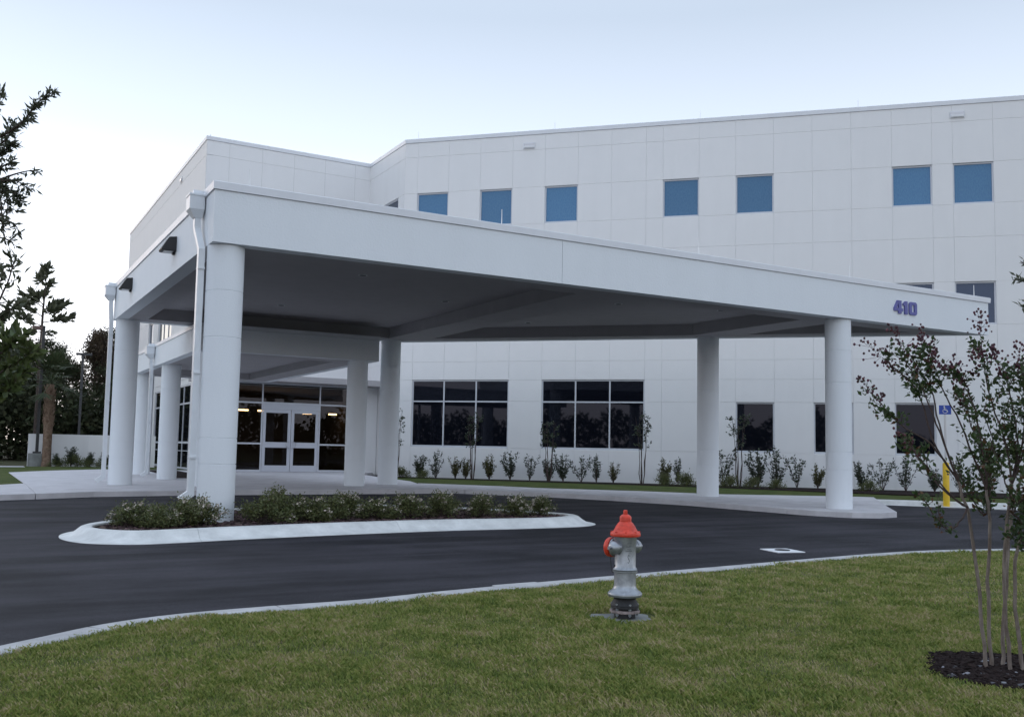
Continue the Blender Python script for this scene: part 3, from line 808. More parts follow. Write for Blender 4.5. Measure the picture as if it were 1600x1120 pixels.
def pane(x0, x1, z0, z1, mt='glass_clear'):
    b = MB(); y = VY + 0.03 - KY
    b.add([(x0 - KX, y, z0), (x1 - KX, y, z0), (x1 - KX, y, z1), (x0 - KX, y, z1)], [(0, 1, 2, 3)]); part(b, 'pane', M[mt])
for x0, x1 in ((8.78, 11.2), (13.77, 15.93)):
    pane(x0, x1, fl + .05, 1.43); pane(x0, x1, 1.43, 3.2); pane(x0, x1, 3.2, 4.05)
pane(11.2, 13.76, 3.22, 4.05)
b = MB(); b.box(15.96 - KX, 16.5 - KX, VY - KY, VY + 0.2 - KY, 0.1, 4.078); part(b, 'end_wall', M['wall'])
b = MB(); b.box(11.221 - KX, 13.739 - KX, VY - 0.01 - KY, VY + 0.07 - KY, 2.93, 3.188); part(b, 'door_header', M['door_metal'])
def door(x0, x1, hs):
    w = x1 - x0; h = 2.925 - fl
    b = MB(); s = 0.13; y0, y1 = -0.005, 0.045
    b.box(0, s, y0, y1, 0.01, h); b.box(w - s, w, y0, y1, 0.01, h); b.box(s, w - s, y0, y1, h - 0.14, h)
    b.box(s, w - s, y0, y1, 0.01, 0.28); b.box(s, w - s, y0, y1, 1.05, 1.29)
    d = b.build('door', M['door_metal'], bld, (x0 - KX, VY - KY, fl))
    b = MB(); b.add([(s, .02, .28), (w - s, .02, .28), (w - s, .02, 1.05), (s, .02, 1.05)], [(0, 1, 2, 3)]); b.build('pane', M['glass_clear'], d)
    b = MB(); b.add([(s, .02, 1.29), (w - s, .02, 1.29), (w - s, .02, h - .14), (s, .02, h - .14)], [(0, 1, 2, 3)]); b.build('pane', M['glass_clear'], d)
    xh = w - 0.07 if hs > 0 else 0.07
    b = MB(); sgn = -1 if hs > 0 else 1
    b.tube([(xh, -0.01, 1.02), (xh + sgn * .0, -0.09, 1.04), (xh + sgn * 0.11, -0.10, 1.08), (xh + sgn * 0.14, -0.10, 1.18), (xh + sgn * 0.11, -0.10, 1.28), (xh, -0.09, 1.32), (xh, -0.01, 1.34)], 0.014)
    b.build('handle', M['steel'], d)
    b = MB()
    for z in (0.25, 1.2, 2.45):
        xx = 0.0 if hs > 0 else w
        b.box(xx - 0.014, xx + 0.014, -0.02, -0.0055, z, z + 0.12)
    b.build('hinge', M['steel'], d)
door(11.235, 12.47, 1); door(12.49, 13.725, -1)
# lobby behind the glass with its warm strip lights
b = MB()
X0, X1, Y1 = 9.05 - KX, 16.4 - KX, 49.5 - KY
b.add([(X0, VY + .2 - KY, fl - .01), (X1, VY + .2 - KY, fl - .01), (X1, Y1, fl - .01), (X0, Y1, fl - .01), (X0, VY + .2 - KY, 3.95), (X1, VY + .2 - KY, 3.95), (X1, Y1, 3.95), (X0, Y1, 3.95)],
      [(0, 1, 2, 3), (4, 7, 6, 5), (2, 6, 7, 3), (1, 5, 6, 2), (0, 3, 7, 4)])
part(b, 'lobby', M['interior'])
for x, w, y in ((10.95, 0.75, 44.5), (12.05, 0.5, 44.6), (12.85, 1.0, 44.6), (14.6, 0.45, 46.0), (15.9, 0.4, 46.0)):
    b = MB(); b.box(x - w / 2 - KX, x + w / 2 - KX, y - KY, y + 0.08 - KY, 2.93, 3.0); part(b, 'strip_light', M['strip_light'])

# ================================================================== MAIN CANOPY
ZB, ZC, ZT = 4.68, 5.555, 5.70
can = empty('entrance_canopy', (3.39, 16.07, 0), 0, 'white drive-through canopy on round columns with blue 410 on its fascia', 'canopy')
OX, OY = 3.39, 16.07
def cpart(b, name, mt, **k): return b.build(name, mt, can, (-OX, -OY, 0), **k)
C0, C1, C3, C2 = (3.39, 16.07), (3.39, 28.23), (11.78, 28.23), (23.94, 16.07)
def inset(poly, d):
    """inset a CCW convex polygon"""
    n = len(poly); out = []
    for i in range(n):
        p, q, r = Vector(poly[i - 1]), Vector(poly[i]), Vector(poly[(i + 1) % n])
        a, c = (q - p).normalized(), (r - q).normalized()
        na, nc = Vector((-a.y, a.x)), Vector((-c.y, c.x))
        mt = (na + nc); mt = mt / (mt.length_squared / 2)
        out.append(tuple(q + mt * d))
    return out
PO = [C0, C2, C3, C1]; PI_ = inset(PO, 0.3)
JX = 10.24
b = MB(); b.prism([C0, (JX - 0.004, 16.07), (JX - 0.004, PI_[0][1]), PI_[0]], ZB, ZC); cpart(b, 'fascia_panel', M['column'])
b = MB(); b.prism([(JX + 0.004, 16.07), C2, PI_[1], (JX + 0.004, PI_[0][1])], ZB, ZC); cpart(b, 'fascia_panel', M['column'])
b = MB(); b.prism([C2, C3, PI_[2], PI_[1]], ZB, ZC); cpart(b, 'fascia_panel', M['column'])
b = MB(); b.prism([C3, C1, PI_[3], PI_[2]], ZB, ZC); cpart(b, 'fascia_panel', M['column'])
b = MB(); b.prism([C1, C0, PI_[0], PI_[3]], ZB, ZC); cpart(b, 'fascia_panel', M['column'])
path = [C0, C2, C3, C1]
b = MB(); b.sweep(path, [(-0.36, ZC + .006), (0.028, ZC + .006), (0.032, ZT - 0.01), (0.022, ZT), (-0.36, ZT)], closed=True); cpart(b, 'coping', M['coping'])
b = MB(); b.prism(inset(PO, 0.302), 5.2, 5.5); cpart(b, 'roof', M['coping'])
# soffit: flat perimeter beams, two cross beams and recessed bays between
ZR = 5.0
QI = [(4.15, 16.95), (21.85, 16.95), (11.5, 27.3), (4.15, 27.3)]
PP = inset(PO, 0.302)
beams = [[PP[0], PP[1], QI[1], QI[0]], [PP[1], PP[2], QI[2], QI[1]], [PP[2], PP[3], QI[3], QI[2]], [PP[3], PP[0], QI[0], QI[3]]]
for q in beams:
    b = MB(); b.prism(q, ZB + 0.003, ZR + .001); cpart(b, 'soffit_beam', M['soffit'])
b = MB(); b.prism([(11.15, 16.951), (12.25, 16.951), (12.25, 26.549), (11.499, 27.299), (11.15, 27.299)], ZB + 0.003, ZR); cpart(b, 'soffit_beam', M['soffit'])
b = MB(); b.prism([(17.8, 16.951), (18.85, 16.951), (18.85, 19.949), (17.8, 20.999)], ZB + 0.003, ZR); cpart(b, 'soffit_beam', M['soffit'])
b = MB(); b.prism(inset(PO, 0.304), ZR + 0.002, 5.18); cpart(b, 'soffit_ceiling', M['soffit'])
for x, y in ((10.2, 21.4), (13.9, 23.6), (7.0, 24.6), (7.2, 19.2), (13.9, 19.2), (16.6, 18.5)):
    b = MB(); b.lathe([(0.10, ZR - 0.012), (0.10, ZR + 0.001)], (x, y, 0), 16); b.cur = 1
    b.lathe([(0.075, ZR - 0.016), (0.075, ZR - 0.0125)], (x, y, 0), 16); cpart(b, 'downlight', [M['gutter'], M['black']])
CR = 0.308
JT = (3.90, 3.12, 1.44, 1.01)
def column_mb(top, base, joints, r=CR):
    prof = [(r, base - 0.25)]
    for j in sorted(joints):
        prof += [(r, j - 0.009), (r - 0.009, j - 0.006), (r - 0.009, j + 0.006), (r, j + 0.009)]
    prof += [(r, top)]
    b = MB(); b.lathe(prof, seg=40); return b
for x, y, zb, dz in ((3.70, 16.45, 0.0, 0), (3.72, 27.87, 0.2, -0.05), (18.53, 16.44, 0.06, 0), (18.45, 21.1, 0.13, 0), (11.45, 27.85, 0.2, -0.02)):
    column_mb(ZB + .002, zb, [j + dz for j in JT]).build('column', M['column'], can, (x - OX, y - OY, 0), smooth=True)
# downspouts
def downspout(parent, hx, hy, ztop, zsoff, px, py, zout, off):
    b = MB()                                                  # conductor head
    w0, d0 = 0.155, 0.125
    def ring(cx, cy, hw, hd, z): return [(cx - hd, cy - hw, z), (cx + hd, cy - hw, z), (cx + hd, cy + hw, z), (cx - hd, cy + hw, z)]
    lv = [ring(hx, hy, w0 + .015, d0 + .01, ztop), ring(hx, hy, w0 + .015, d0 + .01, ztop - 0.03), ring(hx, hy, w0, d0, ztop - 0.031), ring(hx, hy, w0, d0, ztop - 0.26), ring(hx + .04, hy, 0.075, 0.065, ztop - 0.40)]
    vs = [p for l_ in lv for p in l_]
    b.add(vs, [(0, 1, 2, 3), (16, 19, 18, 17)] + [(k * 4 + i, (k + 1) * 4 + i, (k + 1) * 4 + (i + 1) % 4, k * 4 + (i + 1) % 4) for k in range(4) for i in range(4)])
    b.box(hx - 0.05, hx + d0, hy - 0.04, hy + 0.04, ztop, ztop + 0.09)
    head = b.build('conductor_head', M['gutter'], parent, off)
    b = MB()
    hw, hd = 0.062, 0.052
    lv = [ring(hx + .04, hy, hw, hd, ztop - 0.39), ring(hx + .04, hy, hw, hd, ztop - 0.56), ring(px, py, hw, hd, zsoff), ring(px, py, hw, hd, zout + 0.14), ring(px - 0.03, py, hw, hd, zout + .11), ring(px - 0.19, py, hw, 0.05, zout - 0.02)]
    lv[-1] = [(px - 0.20, py - hw, zout + .055), (px - 0.13, py - hw, zout - .035), (px - 0.13, py + hw, zout - .035), (px - 0.20, py + hw, zout + .055)]
    lv[-2] = [(px - hd, py - hw, zout + .16), (px + hd, py - hw, zout + .08), (px + hd, py + hw, zout + .08), (px - hd, py + hw, zout + .16)]
    lv[-3] = [(px - hd, py - hw, zout + .20), (px + hd, py - hw, zout + .12), (px + hd, py + hw, zout + .12), (px - hd, py + hw, zout + .20)]
    vs = [p for l_ in lv for p in l_]; n = len(lv)
    b.add(vs, [(0, 1, 2, 3), tuple(4 * (n - 1) + i for i in (0, 3, 2, 1))] + [(k * 4 + i, (k + 1) * 4 + i, (k + 1) * 4 + (i + 1) % 4, k * 4 + (i + 1) % 4) for k in range(n - 1) for i in range(4)])
    ds = b.build('downspout', M['gutter'], parent, off)
    for z in (zsoff - 0.35, (zsoff + zout) / 2, zout + 0.7):
        b = MB(); b.box(px - hd - 0.004, px + hd + 0.004, py - hw - 0.03, py + hw + 0.004, z, z + 0.03); b.build('strap', M['gutter'], ds)
downspout(can, 3.24, 16.86, 5.60, 4.62, 3.31, 16.56, 0.40, (-OX, -OY, 0))
downspout(can, 3.24, 28.02, 5.60, 4.62, 3.31, 28.0, 0.30, (-OX, -OY, 0))
# wall lights on the left fascia
def wall_light(y, z):
    prof = [(0.0, 0.0), (-0.26, 0.0), (-0.28, 0.03), (-0.14, 0.27), (0.0, 0.29)]
    b = MB(); w = 0.17; n = len(prof)
    b.add([(x, -w, zz) for x, zz in prof] + [(x, w, zz) for x, zz in prof], [tuple(range(n)), tuple(range(2 * n - 1, n - 1, -1))] + [(i, (i + 1) % n, n + (i + 1) % n, n + i) for i in range(n)])
    o = b.build('wall_light', M['black'], can, (-0.002, y - OY, z), bevel=0.01)
    b = MB(); b.box(-0.22, -0.05, -0.13, 0.13, -0.012, -0.003); b.build('lens', M['lens'], o)
    b = MB(); b.box(-0.05, -0.003, -0.04, 0.04, -0.05, -0.005); b.build('bracket', M['black'], o)
wall_light(19.45, 5.07); wall_light(25.1, 5.10)
for x in (4.0, 8.93, 13.93, 18.75, 23.6):
    b = MB(); b.tube([(x, 16.25, ZT - 0.02), (x, 16.25, ZT + 0.34)], [0.010, 0.007]); b.lathe([(0.025, ZT), (0.02, ZT + 0.03)], (x, 16.25, 0), 10); cpart(b, 'lightning_rod', M['rod'])
b = MB(); b.tube([(3.6, 21.9, ZT - 0.02), (3.6, 21.9, ZT + 0.34)], [0.010, 0.007]); cpart(b, 'lightning_rod', M['rod'])
# 410
def digit(polys, x0):
    b = MB()
    for pl in polys:
        n = len(pl); fr_, bk = -0.034, -0.004
        b.add([(x, fr_, z) for x, z in pl] + [(x, bk, z) for x, z in pl], [tuple(range(n)), tuple(range(2 * n - 1, n - 1, -1))] + [(i, (i + 1) % n, n + (i + 1) % n, n + i) for i in range(n)])
    b.build('digit', M['digit'], can, (x0 - OX, 0, 4.955))
digit([[(0.0, 0.06), (0.11, 0.06), (0.11, 0.135), (0.09, 0.135), (0.16, 0.25), (0.16, 0.33), (0.12, 0.33), (0.0, 0.14)],
       [(0.162, 0.0), (0.275, 0.0), (0.275, 0.06), (0.275, 0.135), (0.275, 0.33), (0.162, 0.33)],
       [(0.277, 0.06), (0.33, 0.06), (0.33, 0.135), (0.277, 0.135)],
       [(0.112, 0.06), (0.160, 0.06), (0.160, 0.135), (0.112, 0.135)]], 20.11)
digit([[(0.055, 0.0), (0.165, 0.0), (0.165, 0.33), (0.075, 0.33), (0.0, 0.27), (0.0, 0.215), (0.055, 0.225)]], 20.45)
digit([[(0.045, 0.0), (0.10, 0.0), (0.10, 0.33), (0.045, 0.33), (0.0, 0.285), (0.0, 0.045)],
       [(0.195, 0.0), (0.25, 0.0), (0.295, 0.045), (0.295, 0.285), (0.25, 0.33), (0.195, 0.33)],
       [(0.102, 0.0), (0.193, 0.0), (0.193, 0.075), (0.102, 0.075)], [(0.102, 0.255), (0.193, 0.255), (0.193, 0.33), (0.102, 0.33)]], 20.68)

# ================================================================== LOWER CANOPY
LX, LY = 5.3, 26.45
low = empty('lower_canopy', (LX, LY, 0), 0, 'lower flat walkway canopy tucked under the big canopy in front of the glass doors', 'canopy')
LZB, LZT = 3.87, 4.60
LO = [(0, 0), (5.2, 0), (5.2, 11.7), (0, 11.7)]; LI = inset(LO, 0.25)
for i in range(4):
    b = MB(); b.prism([LO[i], LO[(i + 1) % 4], LI[(i + 1) % 4], LI[i]], LZB, 4.49); b.build('fascia_panel', M['column'], low)
b = MB(); b.sweep(LO, [(-0.3, 4.495), (0.025, 4.495), (0.025, LZT), (-0.3, LZT)], closed=True); b.build('coping', M['coping'], low)
LQ = inset(LO, 1.05); LP = inset(LO, 0.252)
for i in range(4):
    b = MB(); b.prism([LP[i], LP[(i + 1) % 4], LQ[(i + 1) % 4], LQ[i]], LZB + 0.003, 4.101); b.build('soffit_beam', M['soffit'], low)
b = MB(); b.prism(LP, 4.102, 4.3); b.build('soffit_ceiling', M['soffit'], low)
b = MB(); b.prism(inset(LO, 0.301), 4.35, 4.45); b.build('roof', M['coping'], low)
for x, y in ((5.70, 32.3), (5.70, 37.4), (10.0, 26.85), (5.70, 26.85)):
    column_mb(LZB + .002, g(30) + 0.13, (1.42, 3.1, 0.95), 0.30).build('column', M['column'], low, (x - LX, y - LY, 0), smooth=True)
downspout(low, 5.15, 33.2, 4.52, 3.80, 5.22, 33.15, 0.28, (-LX, -LY, 0))

# ================================================================== HYDRANT
hy = empty('fire_hydrant', (PAD[0], PAD[1], 0.03), 0, 'silver fire hydrant with red bonnet and red side cap on the lawn', 'hydrant')
b = MB(); b.lathe([(0.086, 0), (0.086, 0.048)], seg=24); b.lathe([(0.113, 0.113), (0.088, 0.16), (0.095, 0.182)], seg=28); b.lathe([(0.07, 0.045), (0.07, 0.114)], seg=20)
b.build('standpipe', M['iron'], hy, smooth=True)
b = MB(); b.lathe([(0.122, 0.052), (0.122, 0.074)], seg=8); b.build('ground_flange', M['rusty'], hy, bevel=0.003)
b = MB(); b.lathe([(0.108, 0.088), (0.112, 0.092), (0.112, 0.108), (0.108, 0.112)], seg=24); b.build('break_flange', M['iron'], hy, smooth=True)
for k in range(6):
    a = k * math.pi / 3 + 0.3
    b = MB(); b.tube([(0.1 * math.cos(a), 0.1 * math.sin(a), 0.028), (0.1 * math.cos(a), 0.1 * math.sin(a), 0.13)], 0.007, 8)
    for z in (0.036, 0.078, 0.114): b.tube([(0.1 * math.cos(a), 0.1 * math.sin(a), z), (0.1 * math.cos(a), 0.1 * math.sin(a), z + 0.014)], 0.013, 6)
    b.build('bolt', M['silver'], hy)
b = MB(); b.lathe([(0.10, 0.176), (0.132, 0.182), (0.138, 0.192), (0.137, 0.206), (0.128, 0.218), (0.104, 0.232), (0.092, 0.25), (0.088, 0.27), (0.087, 0.372)], seg=36)
b.build('lower_barrel', M['silver'], hy, smooth=True)
b = MB(); b.lathe([(0.09, 0.372), (0.099, 0.376), (0.099, 0.386)], seg=32); b.build('joint_ring', M['silver'], hy, smooth=True)
b = MB(); b.lathe([(0.096, 0.389), (0.098, 0.396), (0.090, 0.408), (0.085, 0.42), (0.085, 0.60), (0.089, 0.63), (0.092, 0.665)], seg=36)
b.build('upper_barrel', M['silver'], hy, smooth=True)
b = MB(); b.lathe([(0.105, 0.660), (0.120, 0.664), (0.123, 0.676), (0.120, 0.690), (0.112, 0.698), (0.098, 0.704), (0.088, 0.722), (0.076, 0.745), (0.062, 0.766), (0.052, 0.775), (0.047, 0.780), (0.048, 0.812), (0.044, 0.824), (0.034, 0.832), (0.024, 0.838)], seg=36)
b.build('bonnet', M['red'], hy, smooth=True)
b = MB(); b.lathe([(0.019, 0.836), (0.019, 0.868), (0.014, 0.874)], seg=5); b.build('operating_nut', M['red'], hy, bevel=0.002)
for k in range(8):
    a = k * math.pi / 4 + 0.2; x, y = 0.108 * math.cos(a), 0.108 * math.sin(a)
    b = MB(); b.lathe([(0.010, 0.694), (0.010, 0.704)], (x, y, 0), 6); b.build('bonnet_bolt', M['red'], hy)
fw2 = Vector((FWD.x, FWD.y, 0)).normalized(); rt2 = Vector((RGT.x, RGT.y, 0)).normalized()
A = (-fw2 * 0.62 - rt2 * 0.78).normalized()
def nozzle(dirv, z, prof, seg, name, mt):
    b = MB(); b.lathe(prof, (0, 0, z), seg, axis=dirv); return b.build(name, mt, hy, smooth=True)
for d in (A, -A):
    nozzle(d, 0.575, [(0.038, 0.06), (0.044, 0.082), (0.050, 0.088), (0.050, 0.098)], 24, 'nozzle', M['silver'])
    nozzle(d, 0.575, [(0.048, 0.0985), (0.054, 0.104), (0.055, 0.128), (0.046, 0.146), (0.030, 0.158), (0.020, 0.162)], 24, 'nozzle_cap', M['silver'])
    nozzle(d, 0.575, [(0.014, 0.160), (0.014, 0.188)], 5, 'cap_nut', M['silver'])
PD = (-rt2 * 0.80 + fw2 * 0.60).normalized()
nozzle(PD, 0.565, [(0.052, 0.05), (0.058, 0.095), (0.072, 0.100), (0.072, 0.112)], 28, 'pumper_nozzle', M['silver'])
nozzle(PD, 0.565, [(0.074, 0.113), (0.080, 0.118), (0.080, 0.148), (0.070, 0.162), (0.045, 0.172)], 32, 'pumper_cap', M['red'])
nozzle(PD, 0.565, [(0.016, 0.170), (0.016, 0.198)], 5, 'cap_nut', M['red'])
b = MB(); p0 = PD * 0.14 + Vector((0, 0, 0.49)); p1 = -rt2 * 0.085 - fw2 * 0.02 + Vector((0, 0, 0.43))
b.tube([p0 + (p1 - p0) * t + Vector((0, 0, -0.11 * math.sin(t * math.pi) * (1 - 0.3 * t))) for t in [k / 10 for k in range(11)]], 0.004, 6)
p0 = A * 0.12 + Vector((0, 0, 0.52)); p1 = A * 0.085 + rt2 * 0.01 + Vector((0, 0, 0.47))
b.build('chain', M['iron'], hy)
b = MB(); c_ = -fw2                                            # squiggle and faint lines cast into the barrel
def on_barrel(a, z, r=0.0865): 
    d = (-fw2 * math.cos(a) + rt2 * math.sin(a)); return d * r + Vector((0, 0, z))
b.tube([on_barrel(a, z) for a, z in ((0.30, 0.512), (0.18, 0.518), (0.12, 0.505), (0.16, 0.492), (0.25, 0.480), (0.27, 0.466), (0.18, 0.455), (0.10, 0.462))], 0.0022, 5)
for z, a0, a1 in ((0.55, -0.1, 0.55), (0.562, 0.05, 0.5), (0.585, -0.05, 0.45), (0.61, 0.1, 0.5)):
    b.tube([on_barrel(a0 + (a1 - a0) * t / 6, z + random.uniform(-.002, .002), 0.0862) for t in range(7)], 0.0013, 4)
b.build('cast_marking', M['iron'], hy)
hy.scale = (0.98, 0.98, 0.965)
pd = empty('concrete_pad', (PAD[0], PAD[1], 0.0), 0, 'rough round concrete pad in the grass under the hydrant', 'pad')
pr = [( (0.235 + 0.03 * math.sin(3 * a + 1) + 0.02 * math.sin(7 * a)) * math.cos(a) - 0.03, (0.235 + 0.03 * math.sin(3 * a + 1) + 0.02 * math.sin(7 * a)) * math.sin(a)) for a in [k * 2 * math.pi / 40 for k in range(40)]]
b = MB(); b.prism(pr, -0.1, 0.038); b.build('slab', M['gray_conc'], pd)

# ================================================================== BOLLARD WITH PARKING SIGN
bo = empty('yellow_bollard', (24.27, 17.69, -0.03), 0, 'bright yellow bollard at the right kerb holding an accessible parking sign', 'bollard')
b = MB(); b.lathe([(0.088, 0), (0.088, 1.2), (0.08, 1.235), (0.05, 1.26), (0.0, 1.27)], seg=24, cap=False); b.build('post', M['yellow'], bo, smooth=True)
b = MB(); b.box(-0.025, 0.025, -0.02, 0.02, 1.2, 2.78); b.build('sign_post', M['steel'], bo, rz=math.radians(-45))
b = MB(); b.box(-0.16, 0.16, -0.03, -0.024, 2.62, 2.88); sg = b.build('sign_plate', M['blue_sign'], bo, rz=math.radians(-45))
b = MB(); b.lathe([(0.022, -0.034), (0.022, -0.0305)], (0, 0, 0), 14, axis=(0, 1, 0))
for i in range(len(b.v)): b.v[i] = (b.v[i][0] - 0.02, b.v[i][1], b.v[i][2] + 2.84)
def stroke(x0, z0, x1, z1, w=0.012):
    d = Vector((x1 - x0, z1 - z0)).normalized(); n = Vector((-d.y, d.x)) * w
    b.add([(x0 + n.x, -0.033, z0 + n.y), (x0 - n.x, -0.033, z0 - n.y), (x1 - n.x, -0.033, z1 - n.y), (x1 + n.x, -0.033, z1 + n.y)], [(0, 1, 2, 3)])
stroke(-0.02, 2.825, -0.01, 2.745); stroke(-0.015, 2.745, 0.045, 2.745); stroke(0.045, 2.745, 0.07, 2.685); stroke(-0.018, 2.79, 0.03, 2.785, 0.008)
for k in range(10):
    a0 = math.radians(100 + k * 26); a1 = math.radians(100 + (k + 1) * 26)
    stroke(0.0 + 0.06 * math.cos(a0), 2.715 + 0.06 * math.sin(a0), 0.06 * math.cos(a1), 2.715 + 0.06 * math.sin(a1), 0.007)
b.build('wheelchair_symbol', M['white'], bo, rz=math.radians(-45))

# ================================================================== LEFT BACKGROUND: wall, light pole, palm
gy = 0.09 + 0.13
ww = empty('garden_wall', (2.62, 50.2, 0.1), 0, 'low white rendered wall behind the palm and light pole at the left', 'wall')
b = MB(); b.box(0, 2.36, 0, 0.22, 0, 1.60); b.build('front_panel', M['wall'], ww)
b = MB(); b.prism([(2.362, 0), (2.58, 0), (5.4, -1.45), (5.4, -1.2), (2.6, 0.22), (2.362, 0.22)], 0, 1.60); b.build('return_panel', M['wall'], ww)
lp = empty('light_pole', (2.96, 49.6, 0.18), 0, 'tall dark light pole on round concrete base left of the building', 'light pole')
b = MB(); b.lathe([(0.36, 0), (0.36, 0.60), (0.34, 0.62)], seg=28); b.build('concrete_base', M['gray_conc'], lp, smooth=True)
b = MB(); b.box(-0.17, 0.17, -0.17, 0.17, 0.62, 0.70); b.build('base_plate', M['black'], lp)
b = MB(); b.box(-0.065, 0.065, -0.065, 0.065, 0.70, 6.55); b.build('pole', M['black'], lp)
b = MB(); b.box(-0.48, -0.065, -0.14, 0.14, 6.35, 6.52); b.box(-0.10, -0.064, -0.05, 0.05, 6.28, 6.349); b.build('lamp_head', mat('brown_lamp_housing', (0.12, 0.07, 0.06), 0.5), lp)
l2 = empty('light_pole', (5.4, 57.0, 0.18), 0, 'slender grey light pole in front of the dark trees, nearer the building', 'light pole')
b = MB(); b.lathe([(0.3, 0), (0.3, 0.5)], seg=20); b.build('concrete_base', M['gray_conc'], l2)
gp_ = mat('grey_pole_paint', (0.06, 0.06, 0.065), 0.5)
b = MB(); b.box(-0.06, 0.06, -0.06, 0.06, 0.5, 5.9); b.build('pole', gp_, l2)
b = MB(); b.box(-0.35, 0.45, -0.14, 0.14, 5.9, 6.02); b.build('lamp_head', gp_, l2)

pm = empty('cabbage_palm', (3.36, 49.35, 0.15), 0, 'cabbage palm with rough criss-cross trunk in front of the low white wall', 'palm tree')
b = MB(); b.lathe([(0.24, 0), (0.20, 0.3), (0.19, 1.2), (0.20, 2.0), (0.21, 2.3)], seg=18); b.build('trunk', M['palm_bark'], pm, smooth=True)
b = MB(); b.lathe([(0.19, 2.2), (0.17, 3.85)], seg=14)
for k in range(60):                                              # old leaf boots
    a = k * 2.4; z = 1.9 + k * 0.029; d = Vector((math.cos(a), math.sin(a), 0)); s = Vector((-d.y, d.x, 0))
    p = d * 0.17 + Vector((0, 0, z))
    b.add([p - s * .06, p + s * .06, p + s * .02 + d * .11 + Vector((0, 0, .22)), p - s * .02 + d * .11 + Vector((0, 0, .22)), p - s * .05 + d * .05, p + s * .05 + d * .05],
          [(0, 1, 2, 3), (4, 5, 2, 3), (0, 4, 3), (1, 5, 2), (0, 1, 5, 4)])
b.build('leaf_boots', M['palm_bark'], pm)
b = MB(); rr = random.Random(4)
for k in range(34):
    a = rr.uniform(0, 6.28); el = rr.uniform(-0.6, 1.3); L = rr.uniform(0.8, 1.25)
    d = Vector((math.cos(a) * math.cos(el), math.sin(a) * math.cos(el), math.sin(el)))
    c0 = Vector((0, 0, 3.95)); c1 = c0 + d * L
    b.tube([c0, c1], [0.018, 0.010], 4)
    s = d.cross(Vector((0, 0, 1))).normalized(); u = s.cross(d)
    for j in range(15):
        t = -1.25 + 2.5 * j / 14
        q = (d * math.cos(t) + s * math.sin(t)).normalized(); tip = c1 + q * rr.uniform(0.55, 0.75) + Vector((0, 0, -0.18 * rr.random()))
        w = q.cross(u).normalized() * 0.03
        b.add([c1 - w * .4, c1 + w * .4, (c1 + tip) / 2 + w, tip, (c1 + tip) / 2 - w], [(0, 1, 2, 3, 4)])
b.build('frond_crown', M['palm_leaf'], pm)

# ================================================================== TREES: far wood, magnolia
def branch_tree(rng, height, spread, r0, levels=3, n1=9, first=0.35, droop=0.0, up=0.5):
    """returns MB of limbs and an array of twig points"""
    b = MB(); tips = []
    trunk = []; x = y = 0
    for k in range(9):
        t = k / 8; trunk.append(Vector((x, y, height * 0.9 * t))); x += rng.uniform(-1, 1) * spread * 0.04; y += rng.uniform(-1, 1) * spread * 0.04
    b.tube(trunk, [r0 * (1 - 0.8 * k / 8) for k in range(9)], 7)
    def grow(p, d, L, r, lv):
        pts = [p]; q = p.copy(); dd = d.copy()
        for k in range(4):
            dd = (dd + Vector((rng.uniform(-.3, .3), rng.uniform(-.3, .3), rng.uniform(-.15, .3) - droop))).normalized()
            q = q + dd * L / 4; pts.append(q.copy())
        b.tube(pts, [r * (1 - 0.18 * k) for k in range(5)], 4 if lv > 0 else 3, cap=False)
        if lv == 0:
            tips.extend([pts[2], pts[3], pts[4]]); return
        for k in range(4):
            s = pts[1 + k % 4] ; a = rng.uniform(0, 6.28)
            nd = (dd * 0.6 + Vector((math.cos(a), math.sin(a), rng.uniform(-.2, .6))) * 0.8).normalized()
            grow(s, nd, L * rng.uniform(0.45, 0.7), r * 0.5, lv - 1)
    for k in range(n1):
        t = first + (1 - first) * (k + rng.random() * 0.6) / n1
        i = min(int(t * 8), 7); p = trunk[i].lerp(trunk[i + 1], t * 8 - i)
        a = k * 2.4 + rng.uniform(-.5, .5); L = spread * (1.15 - 0.75 * max(0, (t - first) / (1 - first))) * rng.uniform(0.7, 1.15)
        grow(p, Vector((math.cos(a), math.sin(a), up)).normalized(), L, r0 * 0.35 * (1.1 - t * 0.7), levels - 1)
    return b, tips
def crown_points(rng_np, tips, n, sd):
    T = np.array([tuple(t) for t in tips]); i = rng_np.integers(0, len(T), n)
    return T[i] + rng_np.normal(0, sd, (n, 3))

far_protos = []
for k, (h, sp, n, lf, mt, first, dr) in enumerate(((11, 3.4, 9000, 0.24, 'leaf_far', 0.35, 0.0), (12, 3.0, 6500, 0.22, 'leaf_far2', 0.45, 0.0), (9, 3.8, 9500, 0.26, 'leaf_far', 0.2, 0.02), (12.5, 2.6, 5500, 0.22, 'leaf_far', 0.5, 0.0))):
    rg = random.Random(20 + k); rn = np.random.default_rng(30 + k)
    b, tips = branch_tree(rg, h, sp, 0.2, 3, 10, first, dr)
    me_t = b.mesh('trunk', M['bark_dark'])
    me_c = leaf_mesh('crown', crown_points(rn, tips, n, 0.28), lf, lf * 0.6, M[mt], 40 + k)
    far_protos.append((me_t, me_c, h))
spots = [(-9.5, 82, 0, 1.0), (-4.5, 88, 2, 1.1), (-1.5, 78, 1, .82), (0.9, 84, 2, 0.88), (2.8, 76, 0, 0.72), (4.2, 90, 1, 0.80), (5.6, 80, 3, 0.74), (7.0, 86, 0, 0.70), (8.3, 78, 1, 0.78),
         (9.7, 84, 3, 0.86), (10.8, 76, 2, 0.80), (12.5, 88, 0, 0.95), (-15, 80, 3, 1.1), (-22, 86, 0, 1.1), (-29, 80, 2, 1.2), (-38, 84, 1, 1.1), (0.2, 70, 0, 0.5), (1.9, 72, 2, 0.62)]
